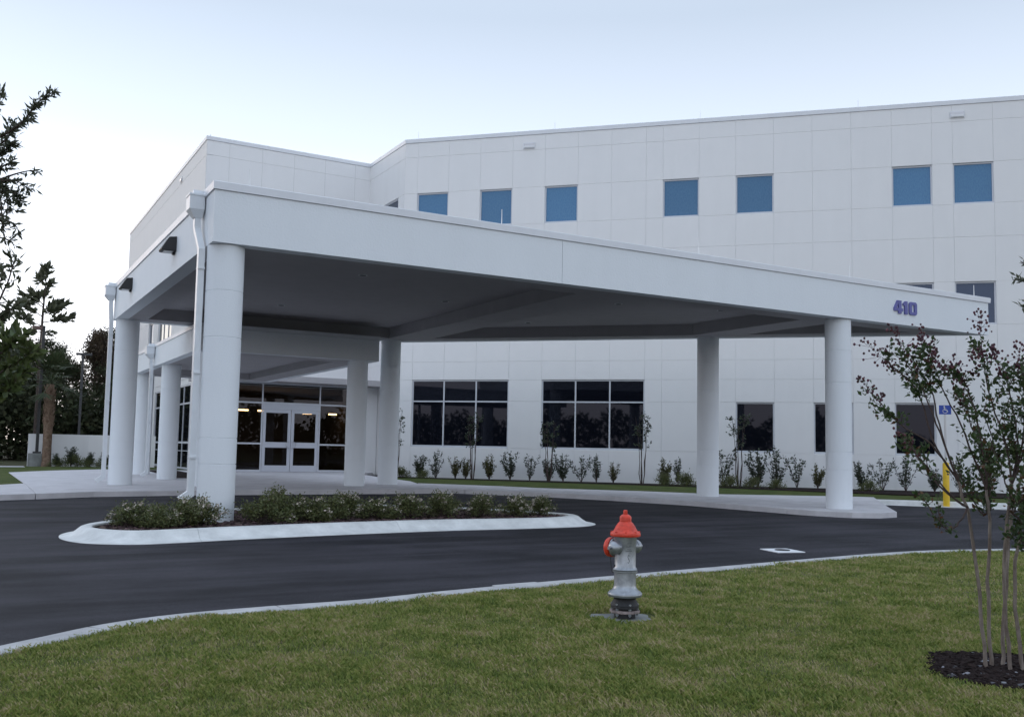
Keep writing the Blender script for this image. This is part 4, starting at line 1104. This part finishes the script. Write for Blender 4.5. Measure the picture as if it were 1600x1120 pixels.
where = ['far left beyond the frame edge', 'behind the leaves at the left edge', 'thin crown just left of the light pole', 'wide crown left of the light pole', 'low crown behind the light pole',
         'see-through brown crown right of the light pole', 'narrow crown above the low white wall', 'dark crown above the wall corner', 'brown crown between second pole and canopy',
         'tallest crown next to the canopy downspout', 'dense crown behind the canopy downspout', 'crown hidden behind the left column', 'farther left, narrow', 'farther left, broad', 'far left of the road, spreading',
         'outermost left, brown', 'small tree low at the left edge', 'small round tree left of the palm']
for (x, y, k, s), wh in zip(spots, where):
    me_t, me_c, h = far_protos[k]
    e = empty('woodland_tree', (x, y, 0.1), random.uniform(0, 6.28), 'dark woodland tree, ' + wh, 'tree', 'trees of the wood at the left')
    e.scale = (s, s, s)
    link('trunk', me_t, e); link('crown', me_c, e)
rn = np.random.default_rng(77)
n = 90000
x = rn.uniform(-60, 20, n); y = rn.uniform(63, 74, n)
hh = 4.9 + 1.2 * np.sin(x * 0.55 + 1) + 1.0 * np.sin(x * 1.3 + y) + 0.6 * np.sin(x * 3.1)
z = 0.1 + np.abs(hh) * rn.uniform(0, 1, n) ** 0.7
ug = link('undergrowth', leaf_mesh('undergrowth', np.column_stack([x, y, z]), 0.42, 0.26, M['leaf_far'], 5)); tag(ug, 'dark tangled undergrowth at the foot of the wood on the left', 'undergrowth', kind='stuff')
# wood across the road behind the viewer, seen in the window glass
n = 50000
th = rn.uniform(math.radians(118), math.radians(345), n); rad = rn.uniform(120, 140, n)
x = rad * np.cos(th); y = rad * np.sin(th)
q_ = th * 57.3
hh = 8.5 + 1.8 * np.sin(q_ * 0.31) + 1.3 * np.sin(q_ * 0.83 + 2) + 1.0 * np.sin(q_ * 2.1)
z = 0.0 + np.abs(hh) * rn.uniform(0, 1, n) ** 0.8
fwd_ = link('far_wood', leaf_mesh('far_wood', np.column_stack([x, y, z]), 1.1, 0.8, M['leaf_far'], 6)); tag(fwd_, 'far dark wood across the road, mirrored in the window glass', 'wood', kind='stuff')

rg = random.Random(91); rn = np.random.default_rng(92)
mg = empty('young_magnolia', (3.2, 56.0, 0.1), 0, 'young tree with sparse upright leafy top standing behind the light pole', 'tree')
b = MB(); b.tube([(0, 0, 0), (0.03, 0, 4), (0.05, 0, 8.0), (0.12, 0, 10.0)], [0.11, 0.09, 0.06, 0.02], 7); tips = []; dirs = []
for z0, L, a, el, nn in ((7.3, 1.2, 3.3, 0.35, 16), (7.5, 1.45, 0.0, 0.25, 20), (7.8, 1.3, 3.0, 0.55, 18), (7.9, 1.0, 5.6, 0.4, 14), (8.1, 0.9, 0.6, 0.6, 14), (8.2, 1.2, 0.2, 0.35, 14), (8.4, 0.9, 3.6, 0.8, 12), (8.6, 0.7, 1.5, .8, 10), (8.3, 1.25, 3.14, 0.55, 12), (9.2, 0.5, 0.3, 1.0, 8), (9.5, 0.5, 3.0, 1.0, 8), (9.7, 0.8, 1.0, 1.4, 14), (7.0, .6, 3.0, -.2, 5), (7.0, .6, .2, -.1, 5)):
    d = Vector((math.cos(a) * math.cos(el), math.sin(a) * math.cos(el) * .7, math.sin(el))); p = Vector((0.06, 0, z0))
    b.tube([p, p + d * L * .5, p + d * L + Vector((0, 0, .1))], [0.03, 0.02, 0.008], 4)
    for j in range(nn * 4):
        t = rg.uniform(0.25, 1.0); q = p + d * L * t + Vector((rg.gauss(0, .06), rg.gauss(0, .06), rg.gauss(0, .06))); tips.append(tuple(q)); dirs.append(tuple(d * 1.0 + Vector((0, 0, .25))))
b.build('trunk', M['bark_dark'], mg)
link('crown', leaf_mesh('crown', tips, 0.44, 0.17, M['leaf_mag'], 9, dirs=dirs), mg)
for k, (x, y, s) in enumerate(((3.75, 49.0, 0.75), (4.45, 49.1, 1.0), (5.15, 48.6, 0.8), (5.7, 48.2, 0.9), (0.3, 52, 1.2), (-1.2, 52, 1.5), (1.6, 52.5, 1.0))):
    pass

# ================================================================== SHRUBS
def hedge_shrub(seed, r=0.42, h=0.5, n=2600, blooms=60, lf=0.056):
    rg = random.Random(seed); rn = np.random.default_rng(seed)
    b = MB(); tips = []
    for k in range(26):
        a = rg.uniform(0, 6.28); el = rg.uniform(0.15, 1.5); L = rg.uniform(0.75, 1.08)
        d = Vector((math.cos(a) * math.cos(el) * r, math.sin(a) * math.cos(el) * r, math.sin(el) * h)) * L
        p1 = d * 0.5 + Vector((0, 0, 0.05)); b.tube([(0, 0, 0), p1, d + Vector((0, 0, .04))], [0.008, 0.006, 0.003], 4, cap=False)
        tips.append(d)
    T = np.array([tuple(t) for t in tips]); i = rn.integers(0, len(T), n)
    t = rn.uniform(0.45, 1.08, n)[:, None]; P = T[i] * t + rn.normal(0, 0.055, (n, 3)); P[:, 2] = np.abs(P[:, 2]) + 0.02
    dr = P / (np.linalg.norm(P, axis=1, keepdims=True) + 1e-6)
    st = b.mesh('stems', M['twig'])
    lv = leaf_mesh('foliage', P, lf, lf * 0.42, M['leaf_shrub'], seed, dirs=dr * 0.5, up_bias=0.2)
    bl = None
    if blooms:
        i = rn.integers(0, len(T), blooms // 6 + 1); C = T[i] * 1.03 + [0, 0, 0.03]
        C = C[C[:, 2] > 0.12]; j = rn.integers(0, len(C), blooms); Q = C[j] + rn.normal(0, 0.022, (blooms, 3))
        bl = leaf_mesh('blossom', Q, 0.045, 0.038, M['bloom'], seed + 1, up_bias=0.4)
    return st, lv, bl
hp = [hedge_shrub(100 + k, blooms=b_) for k, b_ in enumerate((30, 160, 240, 520))]
# x, y, prototype, scale, which one
IS = [(2.25, 15.62, 1, .95, 'first shrub at the left tip of the island'), (2.62, 15.25, 0, .95, 'low green shrub second from the left tip of the island'), (2.98, 15.42, 1, 1.05, 'green shrub between two pale flowering ones left of the column'),
      (3.35, 15.75, 3, .95, 'palest flowering shrub, at the foot of the big corner column'), (2.5, 16.05, 2, .8, 'small flowering shrub behind the left tip shrubs'), (4.35, 15.75, 0, 1.2, 'tall dark green shrub right of the corner column'),
      (4.75, 16.3, 0, 1.2, 'dark green shrub behind, right of the corner column'), (5.15, 15.95, 1, 1.1, 'green shrub second to the right of the corner column'), (5.65, 16.3, 0, 1.0, 'plain green shrub third to the right of the column'),
      (6.1, 16.75, 2, 1.05, 'flowering shrub set back in the middle of the island'), (6.4, 16.1, 1, 1.05, 'rounded green shrub in the front middle of the island'), (7.05, 16.2, 2, 1.1, 'broad shrub with many pale tips right of the middle'),
      (7.75, 16.2, 2, 1.05, 'pale tipped shrub left of the dark gap'), (8.15, 16.75, 0, .9, 'small dark shrub set back near the right end'), (8.55, 16.1, 2, 1.0, 'pale tipped shrub third from the right tip'),
      (9.3, 16.1, 2, .9, 'small flowering shrub next to the right end'), (9.95, 16.25, 2, .85, 'last flowering shrub at the right tip of the island')]
for x, y, k, s, wh in IS:
    e = empty('hawthorn_shrub', (x, y, g(y) + 0.12), random.uniform(0, 6.28), wh, 'shrub', 'low shrubs planted in the island bed'); e.scale = (s * .92, s * .92, s * random.uniform(.62, .80))
    st, lv, bl = hp[k]; link('stems', st, e); link('foliage', lv, e)
    if bl: link('blossom', bl, e)
def upright_shrub(seed, h=0.85, n=560, stems=12, w=0.3, mt='leaf_upright'):
    rg = random.Random(seed); b = MB(); P = []; D = []
    for k in range(stems):
        a = rg.uniform(0, 6.28); out = rg.uniform(0.05, w); L = h * rg.uniform(0.5, 1.0)
        p1 = Vector((math.cos(a) * out * .45, math.sin(a) * out * .45, L * 0.5)); p2 = Vector((math.cos(a) * out, math.sin(a) * out, L))
        b.tube([(0, 0, 0), p1, p2], [0.009, 0.006, 0.003], 4, cap=False)
        for j in range(n // stems):
            t = rg.uniform(0.2, 1.02) ** 0.9
            q = (Vector((0, 0, 0)).lerp(p1, t * 2) if t < .5 else p1.lerp(p2, t * 2 - 1)); P.append((q.x + rg.gauss(0, .022), q.y + rg.gauss(0, .022), q.z + rg.gauss(0, .02)))
            D.append((math.cos(a + rg.uniform(-2, 2)), math.sin(a + rg.uniform(-2, 2)), .8))
    return b.mesh('stems', M['twig']), leaf_mesh('foliage', P, 0.085, 0.036, M[mt], seed, dirs=D)
up = [upright_shrub(200), upright_shrub(201, 0.95, 330, 9, 0.36), upright_shrub(202, 0.75, 620, 15, 0.26), upright_shrub(203, 0.85, 260, 7, 0.4), upright_shrub(204, 0.8, 520, 13, 0.3, 'leaf_upright2')]
US = [(16.85, 37.45, 2, 1.0), (17.37, 36.93, 1, 1.0), (17.98, 36.32, 4, .95), (18.3, 36.0, 4, .9), (19.03, 35.27, 4, 1.05), (19.67, 34.63, 0, 1.1), (20.25, 34.05, 3, 1.0), (20.82, 33.48, 2, .95), (21.25, 33.05, 0, 1.05), (21.78, 32.52, 3, 1.0),
      (22.22, 32.08, 1, .95), (22.7, 31.6, 4, .85), (23.92, 29.88, 4, 1.05), (24.3, 29.5, 1, .9), (25.51, 28.29, 3, 1.3), (26.44, 27.36, 0, 1.35), (26.91, 26.89, 1, 1.3), (27.44, 26.36, 3, 1.15), (27.97, 25.83, 4, .95),
      (29.08, 24.72, 0, 1.0), (29.6, 24.2, 3, 1.1), (30.15, 23.65, 1, 1.15), (30.84, 22.96, 2, .9), (31.44, 22.36, 1, 1.0), (32.12, 21.68, 4, 1.0)]
pos_txt = ['first by the entrance corner, dense', 'second from the entrance corner, open', 'third, yellowish, under the left big window', 'fourth, yellowish, beside the first young tree', 'fifth, yellowish bushy, under the left big window',
           'sixth, dark with dense foot, between the big windows', 'seventh, thin and spread, between the big windows', 'eighth, at the foot of the second young tree', 'ninth, tall tipped, under the right big window', 'tenth, bare and thin, under the right big window',
           'eleventh, branching, under the right big window', 'twelfth, yellowish, before the third young tree', 'yellowish one just left of the white right-rear column', 'open one touching the right-rear column', 'tall thin one just right of the right-rear column',
           'tall one under the small window', 'tall pointed one right of the small window', 'thin arching one midway between small windows', 'small tan one left of the front right column', 'dark tipped one just right of the front right column',
           'thin spread one between front column and bollard', 'tall spiky one left of the bollard', 'dense one behind the bollard', 'open one right of the bollard', 'last yellowish one at the right']
for (x, y, k, s), wh in zip(US, pos_txt):
    e = empty('upright_shrub', (x, y, strip_z(x, y)), random.uniform(0, 6.28), 'upright shrub along the wall, ' + wh, 'shrub', 'upright shrubs along the long wall'); e.scale = (s * 1.25, s * 1.25, s * 1.25)
    st, lv = up[k]; link('stems', st, e); link('foliage', lv, e)
md_ = hedge_shrub(150, 0.5, 0.42, 1100, 0, 0.07)
for x, y, s, wh in ((23.15, 28.85, 1.0, 'dark mound left of the right-rear column'), (23.7, 28.3, 1.1, 'dark mound hidden partly by the right-rear column'), (24.82, 27.18, 1.0, 'dark mound just right of the right-rear column'), (25.4, 26.6, .9, 'flat dark mound under the small window'),
                    (26.0, 25.96, .8, 'small dark mound between the thin shrubs'), (28.3, 23.7, .9, 'dark mound right of the front right column'), (15.9, 37.3, 1.0, 'dark mound between the middle columns'), (16.5, 36.3, .8, 'low dark mound right of the middle column')):
    e = empty('mound_shrub', (x, y, strip_z(x, y) - .02), random.uniform(0, 6.28), 'low ' + wh if not wh.startswith('low') else wh, 'shrub', 'low dark mounds by the wall'); e.scale = (s, s, s)
    link('stems', md_[0], e); link('foliage', md_[1], e)
for x, y, s, k, wh in ((3.75, 49.0, 0.8, 2, 'small shrub just right of the palm trunk'), (4.4, 49.2, 1.2, 2, 'bigger bushy shrub before the low white wall'), (5.15, 48.7, 0.9, 2, 'spiky shrub at the corner of the low white wall'), (5.75, 48.3, 0.95, 2, 'wide dark shrub beside the canopy downspout'), (0.9, 50.6, 1.3, 2, 'dark shrub left of the light pole base'), (-0.4, 50.8, 1.5, 2, 'large dark shrub at the left frame edge')):
    e = empty('garden_shrub', (x, y, 0.2), random.uniform(0, 6.28), wh, 'shrub', 'shrubs by the low white wall'); e.scale = (s * 1.2, s * 1.2, s)
    st, lv = up[k]; link('stems', st, e); link('foliage', lv, e)
    e2 = link('foliage', md_[1], e)
# young multi-stem trees against the wall
def young_tree(seed, h):
    rg = random.Random(seed); b = MB(); P = []; D = []
    for k in range(5):
        a = k * 1.3 + rg.uniform(-.3, .3); o = 0.10
        pts = [Vector((math.cos(a) * o * .5, math.sin(a) * o * .5, 0))]
        for j in range(1, 7):
            t = j / 6; pts.append(Vector((math.cos(a) * (o + 0.16 * t * t) + rg.uniform(-.03, .03), math.sin(a) * (o + 0.16 * t * t) + rg.uniform(-.03, .03), h * t * rg.uniform(.93, 1.0))))
        b.tube(pts, [0.02 - 0.0027 * j for j in range(7)], 5)
        for j in range(7):
            t = rg.uniform(.5, .98); i = min(int(t * 6), 5); p = pts[i].lerp(pts[i + 1], t * 6 - i); aa = rg.uniform(0, 6.28)
            q = p + Vector((math.cos(aa) * .16, math.sin(aa) * .16, rg.uniform(.0, .22))); b.tube([p, q], [0.004, 0.002], 3)
            for _ in range(9): P.append(tuple(p.lerp(q, rg.uniform(.3, 1.1)) + Vector((rg.gauss(0, .03), rg.gauss(0, .03), rg.gauss(0, .03))))); D.append((math.cos(aa), math.sin(aa), .2))
    return b.mesh('stems', M['twig']), leaf_mesh('crown', P, 0.10, 0.06, M['leaf_upright'], seed, dirs=D)
for x, y, h, wh in ((17.9, 34.6, 2.7, 'under the left big window'), (20.13, 32.37, 2.5, 'at the left edge of the right big window'), (22.74, 29.76, 2.75, 'at the right edge of the right big window'), (25.3, 27.2, 2.7, 'beside the small window right of the column'), (15.55, 36.95, 2.9, 'half hidden behind the middle columns')):
    e = empty('young_tree', (x, y, strip_z(x, y)), 0, 'thin multi-stemmed young tree ' + wh, 'tree', 'young trees along the wall')
    st, cr = young_tree(int(x * 10), h); link('stems', st, e); link('crown', cr, e)

# ================================================================== FOREGROUND CRAPE MYRTLE
my = empty('crape_myrtle', (5.62, 3.735, 0.03), math.atan2(RGT.y, RGT.x), 'foreground crape myrtle with bare pale stems and dark red seed heads at the right', 'tree')
# local frame: x = right of the viewer, y = away, z = up
rg = random.Random(12); rn = np.random.default_rng(13)
seeds_ = []; leaves_ = []; ld = []; bronze = []; bd = []
twg = MB()
def curve(pts, n=14):
    return [Vector(p) for p in smooth_path(pts, n // (len(pts) - 1) + 1)]
def limb(pts, r0, r1, mb):
    c = [Vector(p) for p in smooth_path(pts, 5)]; n = len(c)
    c = [p + Vector((rg.uniform(-.006, .006), rg.uniform(-.006, .006), 0)) if 0 < i < n - 1 else p for i, p in enumerate(c)]
    mb.tube(c, [r0 + (r1 - r0) * i / (n - 1) for i in range(n)], 7); return c
# (x, z at top) from the picture: x right of base, z above ground
stems = [((-0.085, 0.02, 0), (-0.115, 0.02, 0.45), (-0.15, 0.03, 0.85), (-0.22, 0.05, 1.15)),
         ((-0.035, 0.05, 0), (-0.045, 0.06, 0.45), (-0.02, 0.07, 0.85), (-0.03, 0.08, 1.1)),
         ((0.03, -0.05, 0), (0.005, -0.05, 0.5), (0.02, -0.06, 0.85), (0.05, -0.08, 1.15)),
         ((0.115, -0.04, 0), (0.075, -0.03, 0.5), (0.13, -0.03, 0.9), (0.22, -0.03, 1.2)),
         ((0.05, 0.09, 0), (0.10, 0.12, 0.5), (0.18, 0.18, 0.95), (0.30, 0.25, 1.25))]
ends = []
for s_ in stems:
    mb = MB(); c = limb(s_, 0.0125, 0.0085, mb); mb.build('stem', M['myrtle_bark'], my, smooth=True); ends.append(c[-1])
    ends.append(c[int(len(c) * .75)])
br = [  # start index, control points, seed head size
    (0, [(-0.40, .02, 1.38), (-0.60, .0, 1.50), (-0.79, -.02, 1.70)], 1),      # tip at the far left, low
    (0, [(-0.34, .03, 1.45), (-0.45, .04, 1.75), (-0.56, .05, 1.92)], 0),
    (0, [(-0.36, .1, 1.42), (-0.44, .12, 1.72), (-0.67, .10, 1.93)], 3),
    (0, [(-0.30, .1, 1.45), (-0.36, .12, 1.75), (-0.52, .10, 1.99)], 3),
    (2, [(-0.15, .1, 1.45), (-0.28, .12, 1.75), (-0.37, .12, 2.0)], 2),
    (2, [(-0.08, .02, 1.4), (-0.16, .0, 1.7), (-0.22, -.02, 1.80)], 2),
    (4, [(0.0, -.1, 1.4), (-0.10, -.12, 1.7), (-0.14, -.12, 2.02)], 3),
    (4, [(0.08, -.1, 1.4), (0.03, -.12, 1.7), (-0.02, -.12, 1.85)], 2),
    (4, [(0.12, -.1, 1.45), (0.12, -.12, 1.7), (0.10, -.12, 1.88)], 2),
    (6, [(0.28, -.05, 1.45), (0.26, -.06, 1.7), (0.30, -.1, 1.95)], 3),
    (6, [(0.36, -.05, 1.5), (0.42, -.06, 1.7), (0.46, -.1, 1.9)], 2),
    (8, [(0.42, .25, 1.5), (0.55, .3, 1.75), (0.62, .3, 1.98)], 3),
    (8, [(0.50, .2, 1.4), (0.70, .25, 1.6), (0.82, .25, 1.75)], 2),
    (1, [(-0.30, -.05, 1.05), (-0.45, -.1, 1.20), (-0.60, -.12, 1.37)], 1),
    (1, [(-0.25, -.05, .92), (-0.36, -.1, 0.86), (-0.50, -.12, 1.02)], 0),
    (1, [(-0.30, .1, 1.10), (-0.42, .15, 1.28), (-0.50, .18, 1.46)], 0),
    (5, [(0.10, -.2, 1.1), (0.14, -.28, 1.3), (0.12, -.30, 1.5)], 0),
    (3, [(0.05, .2, 1.2), (0.0, .28, 1.45), (-.06, .30, 1.7)], 1),
    (7, [(0.30, -.1, 1.1), (0.45, -.15, 1.25), (0.55, -.15, 1.42)], 1),
    (5, [(0.0, -.2, 1.0), (-0.12, -.3, 1.2), (-.2, -.32, 1.42)], 0),
    (3, [(-0.05, .1, .95), (-0.10, .2, 1.10), (-.16, .25, 1.28)], 0), (3, [(0.0, .1, 1.0), (0.02, .2, 1.15), (.06, .25, 1.35)], 0),
    (7, [(0.16, -.1, .95), (0.18, -.2, 1.08), (.25, -.25, 1.25)], 0), (7, [(0.12, -.15, .9), (0.10, -.25, .86), (.06, -.3, .95)], 0),
    (9, [(0.28, .2, 1.1), (0.34, .25, 1.25), (.36, .3, 1.5)], 0), (9, [(0.25, .2, 1.0), (0.36, .25, 1.0), (.45, .3, 1.12)], 0),
    (5, [(0.10, -.1, .9), (0.05, -.2, .80), (.0, -.25, .84)], 0), (8, [(0.40, .2, 1.35), (0.38, .2, 1.5), (.36, .2, 1.72)], 1),
    (4, [(0.10, -.1, 1.3), (0.14, -.1, 1.45), (.20, -.1, 1.62)], 1), (2, [(0.0, .1, 1.3), (0.02, .1, 1.45), (-.04, .1, 1.60)], 0)]
lb = MB()
for si, pts, sh in br:
    c = limb([tuple(ends[si])] + pts, 0.0072, 0.0024, lb)
    n = len(c)
    for k in range(11 + 2 * sh if pts[-1][0] > -0.3 else 6 + sh):
        t = rg.uniform(0.15 if pts[-1][0] > -0.3 else 0.62, 1.0); i = min(int(t * (n - 1)), n - 2); p = c[i]; a = rg.uniform(0, 6.28)
        d = ((c[i + 1] - c[i]).normalized() * 0.8 + Vector((math.cos(a), math.sin(a), rg.uniform(-.1, .6))) * .7).normalized()
        L = rg.uniform(0.06, 0.20) * (1.1 - 0.4 * t); q = p + d * L
        twg.tube([p, p.lerp(q, .5) + Vector((0, 0, .008)), q], [0.0028, 0.002, 0.0012], 4, cap=False)
        for _ in range(int(10 + L * 60)):
            tt = rg.uniform(.1, 1.05); w = p.lerp(q, tt) + Vector((rg.gauss(0, .018), rg.gauss(0, .018), rg.gauss(0, .018)))
            (bronze if rg.random() < .10 else leaves_).append(tuple(w)); 
            (bd if len(bronze) > len(bd) else ld).append(tuple(d + Vector((rg.gauss(0, .8), rg.gauss(0, .8), rg.gauss(0, .6)))))
        if sh >= 2 and t > .72 and rg.random() < .55: seeds_.append((q, d, 0.6))
    if sh: seeds_.append((c[-1], (c[-1] - c[-4]).normalized(), 0.6 + 0.22 * sh)); seeds_.append((c[-3], (c[-1] - c[-4]).normalized() + Vector((rg.uniform(-.8, .8), rg.uniform(-.8, .8), 0)), 0.55))
lb.build('branches', M['twig'], my, smooth=True); twg.build('twigs', M['twig'], my)['kind'] = 'stuff'
link('foliage', leaf_mesh('foliage', leaves_, 0.038, 0.023, M['leaf_myrtle'], 14, dirs=ld), my)
link('bronze_foliage', leaf_mesh('bronze_foliage', bronze, 0.036, 0.022, M['leaf_bronze'], 15, dirs=bd), my)
ico_v = [(0, 0, -1), (.72, .52, -.45), (-.28, .85, -.45), (-.89, 0, -.45), (-.28, -.85, -.45), (.72, -.52, -.45), (.28, .85, .45), (-.72, .52, .45), (-.72, -.52, .45), (.28, -.85, .45), (.89, 0, .45), (0, 0, 1)]
ico_f = [(0, 2, 1), (0, 3, 2), (0, 4, 3), (0, 5, 4), (0, 1, 5), (1, 2, 6), (2, 3, 7), (3, 4, 8), (4, 5, 9), (5, 1, 10), (1, 6, 10), (2, 7, 6), (3, 8, 7), (4, 9, 8), (5, 10, 9), (6, 7, 11), (7, 8, 11), (8, 9, 11), (9, 10, 11), (10, 6, 11)]
sb = MB()
for p, d, s in seeds_:
    d = d.normalized(); n = int(30 * s)
    for k in range(n):
        t = rg.uniform(0, 1); wd = 0.055 * s * (1.1 - 0.75 * t)
        q = p + d * (0.15 * s * t) + Vector((rg.gauss(0, wd * .6), rg.gauss(0, wd * .6), rg.gauss(0, wd * .5)))
        r = rg.uniform(0.0055, 0.0095)
        sb.add([(q.x + v[0] * r, q.y + v[1] * r, q.z + v[2] * r * 1.15) for v in ico_v], ico_f)
        if k % 2 == 0: sb.tube([p + d * (0.13 * s * t), q], 0.0011, 3, cap=False)
sb.build('seed_heads', M['seed'], my)
rp = [(RING[0] + (0.5 + 0.05 * math.sin(2 * a + .5) + 0.03 * math.sin(5 * a)) * math.cos(a), RING[1] + (0.5 + 0.05 * math.sin(2 * a + .5) + .03 * math.sin(5 * a)) * math.sin(a)) for a in [k * 2 * math.pi / 40 for k in range(40)]]
sheet('mulch_bed', rp, 0, M['mulch'], 0.1, zf=lambda x, y: LZ - 0.006, cuts=())
scatter_chips('stone_mulch', pts_in([(RING[0] + (p[0] - RING[0]) * .93, RING[1] + (p[1] - RING[1]) * .93) for p in rp]), 170, lambda x, y: LZ - 0.01, 0.03, M['stone'], 8, 'grey stone chips and dark mulch round the crape myrtle stems', 'mulch', up=.35)
scatter_chips('bark_chip_litter', pts_in(rp), 2200, lambda x, y: LZ - 0.004, 0.024, M['mulch'], 9, 'fine black bark litter between the stone chips', 'mulch')

# ================================================================== NEAR TREES OUTSIDE THE FRAME EDGES
def view_pt(px, py, d):
    """a place d metres ahead of the viewpoint, used to set out the twigs that hang into view"""
    q = (RGT * ((px - 800) / 1499.83) + DWN * ((py - 583.4) / 1499.83) + FWD) * d
    return Vector((q.x, q.y, q.z + 1.32))
def sprig_tree(name, trunk_px, d, height, sprigs, leaf, width, mt, seed, label, bark='bark_dark', dens=60, r0=0.04):
    rg = random.Random(seed); kk = d / 7.0
    base = view_pt(trunk_px, 600, d); base.z = 0.03
    e = empty(name, base, 0, label, 'tree')
    b = MB(); b.tube([(0, 0, 0), (0.03, 0, height * .35), (-.02, .03, height * .7), (0.02, 0, height)], [r0, r0 * .8, r0 * .5, r0 * .2], 10); b.build('trunk', M[bark], e, smooth=True)
    br_ = MB(); P = []; D = []
    def foliate(c, n_, s=0.012):
        m_ = len(c)
        for _ in range(n_):
            t = rg.uniform(0.05, 1.0) * (m_ - 1); i = min(int(t), m_ - 2); p = c[i].lerp(c[i + 1], t - i)
            dd = (c[i + 1] - c[i]).normalized(); a = rg.uniform(0, 6.28)
            P.append(tuple(p)); D.append(tuple(dd * 0.9 + Vector((rg.gauss(0, .7), rg.gauss(0, .7), rg.gauss(0, .7)))))
    for pts, n_ in sprigs:
        w = [view_pt(px, py, d + dz * kk) - base for px, py, dz in pts]
        z0 = max(0.3, min(height * .95, w[0].z - 0.25)); start = Vector((0, 0, z0))
        c = [Vector(p) for p in smooth_path([tuple(start), tuple(start.lerp(w[0], .5) + Vector((0, 0, .08)))] + [tuple(p) for p in w], 5)]
        k = len(c); br_.tube(c, [kk * (0.015 + (0.0018 - 0.015) * i / (k - 1)) for i in range(k)], 5)
        c2 = c[10:]
        foliate(c2, int(n_ * (0.75 if leaf > 0.055 else 1.1)))
        for _ in range(n_ // 8):
            i = rg.randrange(0, len(c2) - 1); a = rg.uniform(0, 6.28)
            dv = ((c2[i + 1] - c2[i]).normalized() * .6 + Vector((math.cos(a), math.sin(a), rg.uniform(-.3, .6))) * .7).normalized(); L = rg.uniform(.05, .14) * kk
            q = [c2[i], c2[i] + dv * L * .5, c2[i] + dv * L + Vector((0, 0, .01))]; br_.tube(q, [.002, .0015, .001], 3); foliate(q, 9)
    # crown outside the frame
    for k in range(16):
        a = rg.uniform(0, 6.28); z = height * rg.uniform(.45, 1); L = rg.uniform(.25, .6)
        # keep it off the visible side
        dv = Vector((math.cos(a), math.sin(a), .4)); side = dv.dot(RGT) * (1 if trunk_px < 800 else -1)
        if side > 0: dv -= 1.3 * side * RGT * (1 if trunk_px < 800 else -1)
        c = [Vector((0, 0, z)), Vector((0, 0, z)) + dv * L * .5, Vector((0, 0, z)) + dv * L]; br_.tube(c, [.012, .007, .003], 4); foliate(c[1:], 40)
    br_.build('branches', M['twig'], e)
    link('foliage', leaf_mesh('foliage', P, leaf, width, M[mt], seed, dirs=D), e)
    return e
sprig_tree('oak_sapling', -120, 4.6, 3.2, [
    ([(-20, 225, 0), (30, 195, 0), (62, 158, 0), (86, 143, 0)], 90), ([(-30, 245, .1), (5, 222, .1), (25, 200, .1), (45, 188, .1)], 60), ([(-20, 290, 0), (15, 275, 0), (40, 268, 0), (58, 266, 0)], 22),
    ([(-30, 190, .1), (-5, 165, .1), (5, 140, .1)], 40), ([(-20, 250, .2), (4, 238, .2), (18, 225, .2)], 70), ([(-30, 320, .1), (0, 300, .1), (25, 300, .1), (30, 315, .1)], 75),
    ([(-30, 350, 0), (5, 345, 0), (22, 350, 0), (30, 365, 0)], 40), ([(-30, 375, .1), (5, 372, .1), (25, 385, .1), (45, 300, .1)][:3], 20), ([(-30, 265, 0), (0, 262, 0), (22, 250, 0)], 60),
    ([(-30, 285, .2), (2, 290, .2), (15, 330, .2), (44, 296, .2)][:3], 55), ([(-25, 290, .0), (10, 282, 0), (30, 285, 0), (44, 297, 0)], 35), ([(-30, 230, .0), (-2, 300, 0), (3, 340, 0), (8, 385, 0)], 60)],
    0.040, 0.013, 'leaf_oak', 31, 'small-leaved oak whose leafy twigs reach in at the upper left edge')
sprig_tree('oak_sapling', -260, 4.3, 2.3, [
    ([(-20, 480, 0), (8, 450, 0), (20, 415, 0), (24, 402, 0)], 26), ([(-20, 500, 0), (5, 488, 0), (25, 478, 0), (32, 470, 0)], 34), ([(-30, 470, 0), (0, 440, 0), (6, 420, 0)], 22), ([(-30, 510, 0), (2, 500, 0), (14, 490, 0)], 26)],
    0.048, 0.0145, 'leaf_mag', 33, 'second sapling with longer leaves at the left edge below the oak twigs')
sprig_tree('broadleaf_tree', -380, 4.2, 2.0, [
    ([(-30, 560, 0), (10, 545, 0), (30, 530, 0), (40, 520, 0)], 46), ([(-30, 590, 0), (10, 575, 0), (35, 560, 0), (50, 545, 0)], 60), ([(-30, 610, .2), (5, 600, .2), (25, 590, .2), (52, 572, .2)], 60), ([(-30, 600, .1), (0, 560, .1), (12, 530, .1), (22, 515, .1)], 60),
    ([(-40, 640, 0), (-5, 620, 0), (15, 610, 0), (20, 605, 0)], 50)],
    0.060, 0.026, 'leaf_broad', 35, 'broad green-leaved tree at the left edge in front of the wood')
sprig_tree('oak_sapling', 1740, 7.5, 3.6, [
    ([(1640, 450, 0), (1610, 444, 0), (1595, 438, 0), (1582, 437, 0)], 22), ([(1640, 405, 0), (1605, 412, 0), (1594, 408, 0)], 9), ([(1640, 480, 0), (1612, 474, 0), (1596, 468, 0)], 12)],
    0.062, 0.019, 'leaf_oak', 37, 'oak sapling just outside the right edge with one green sprig in view')
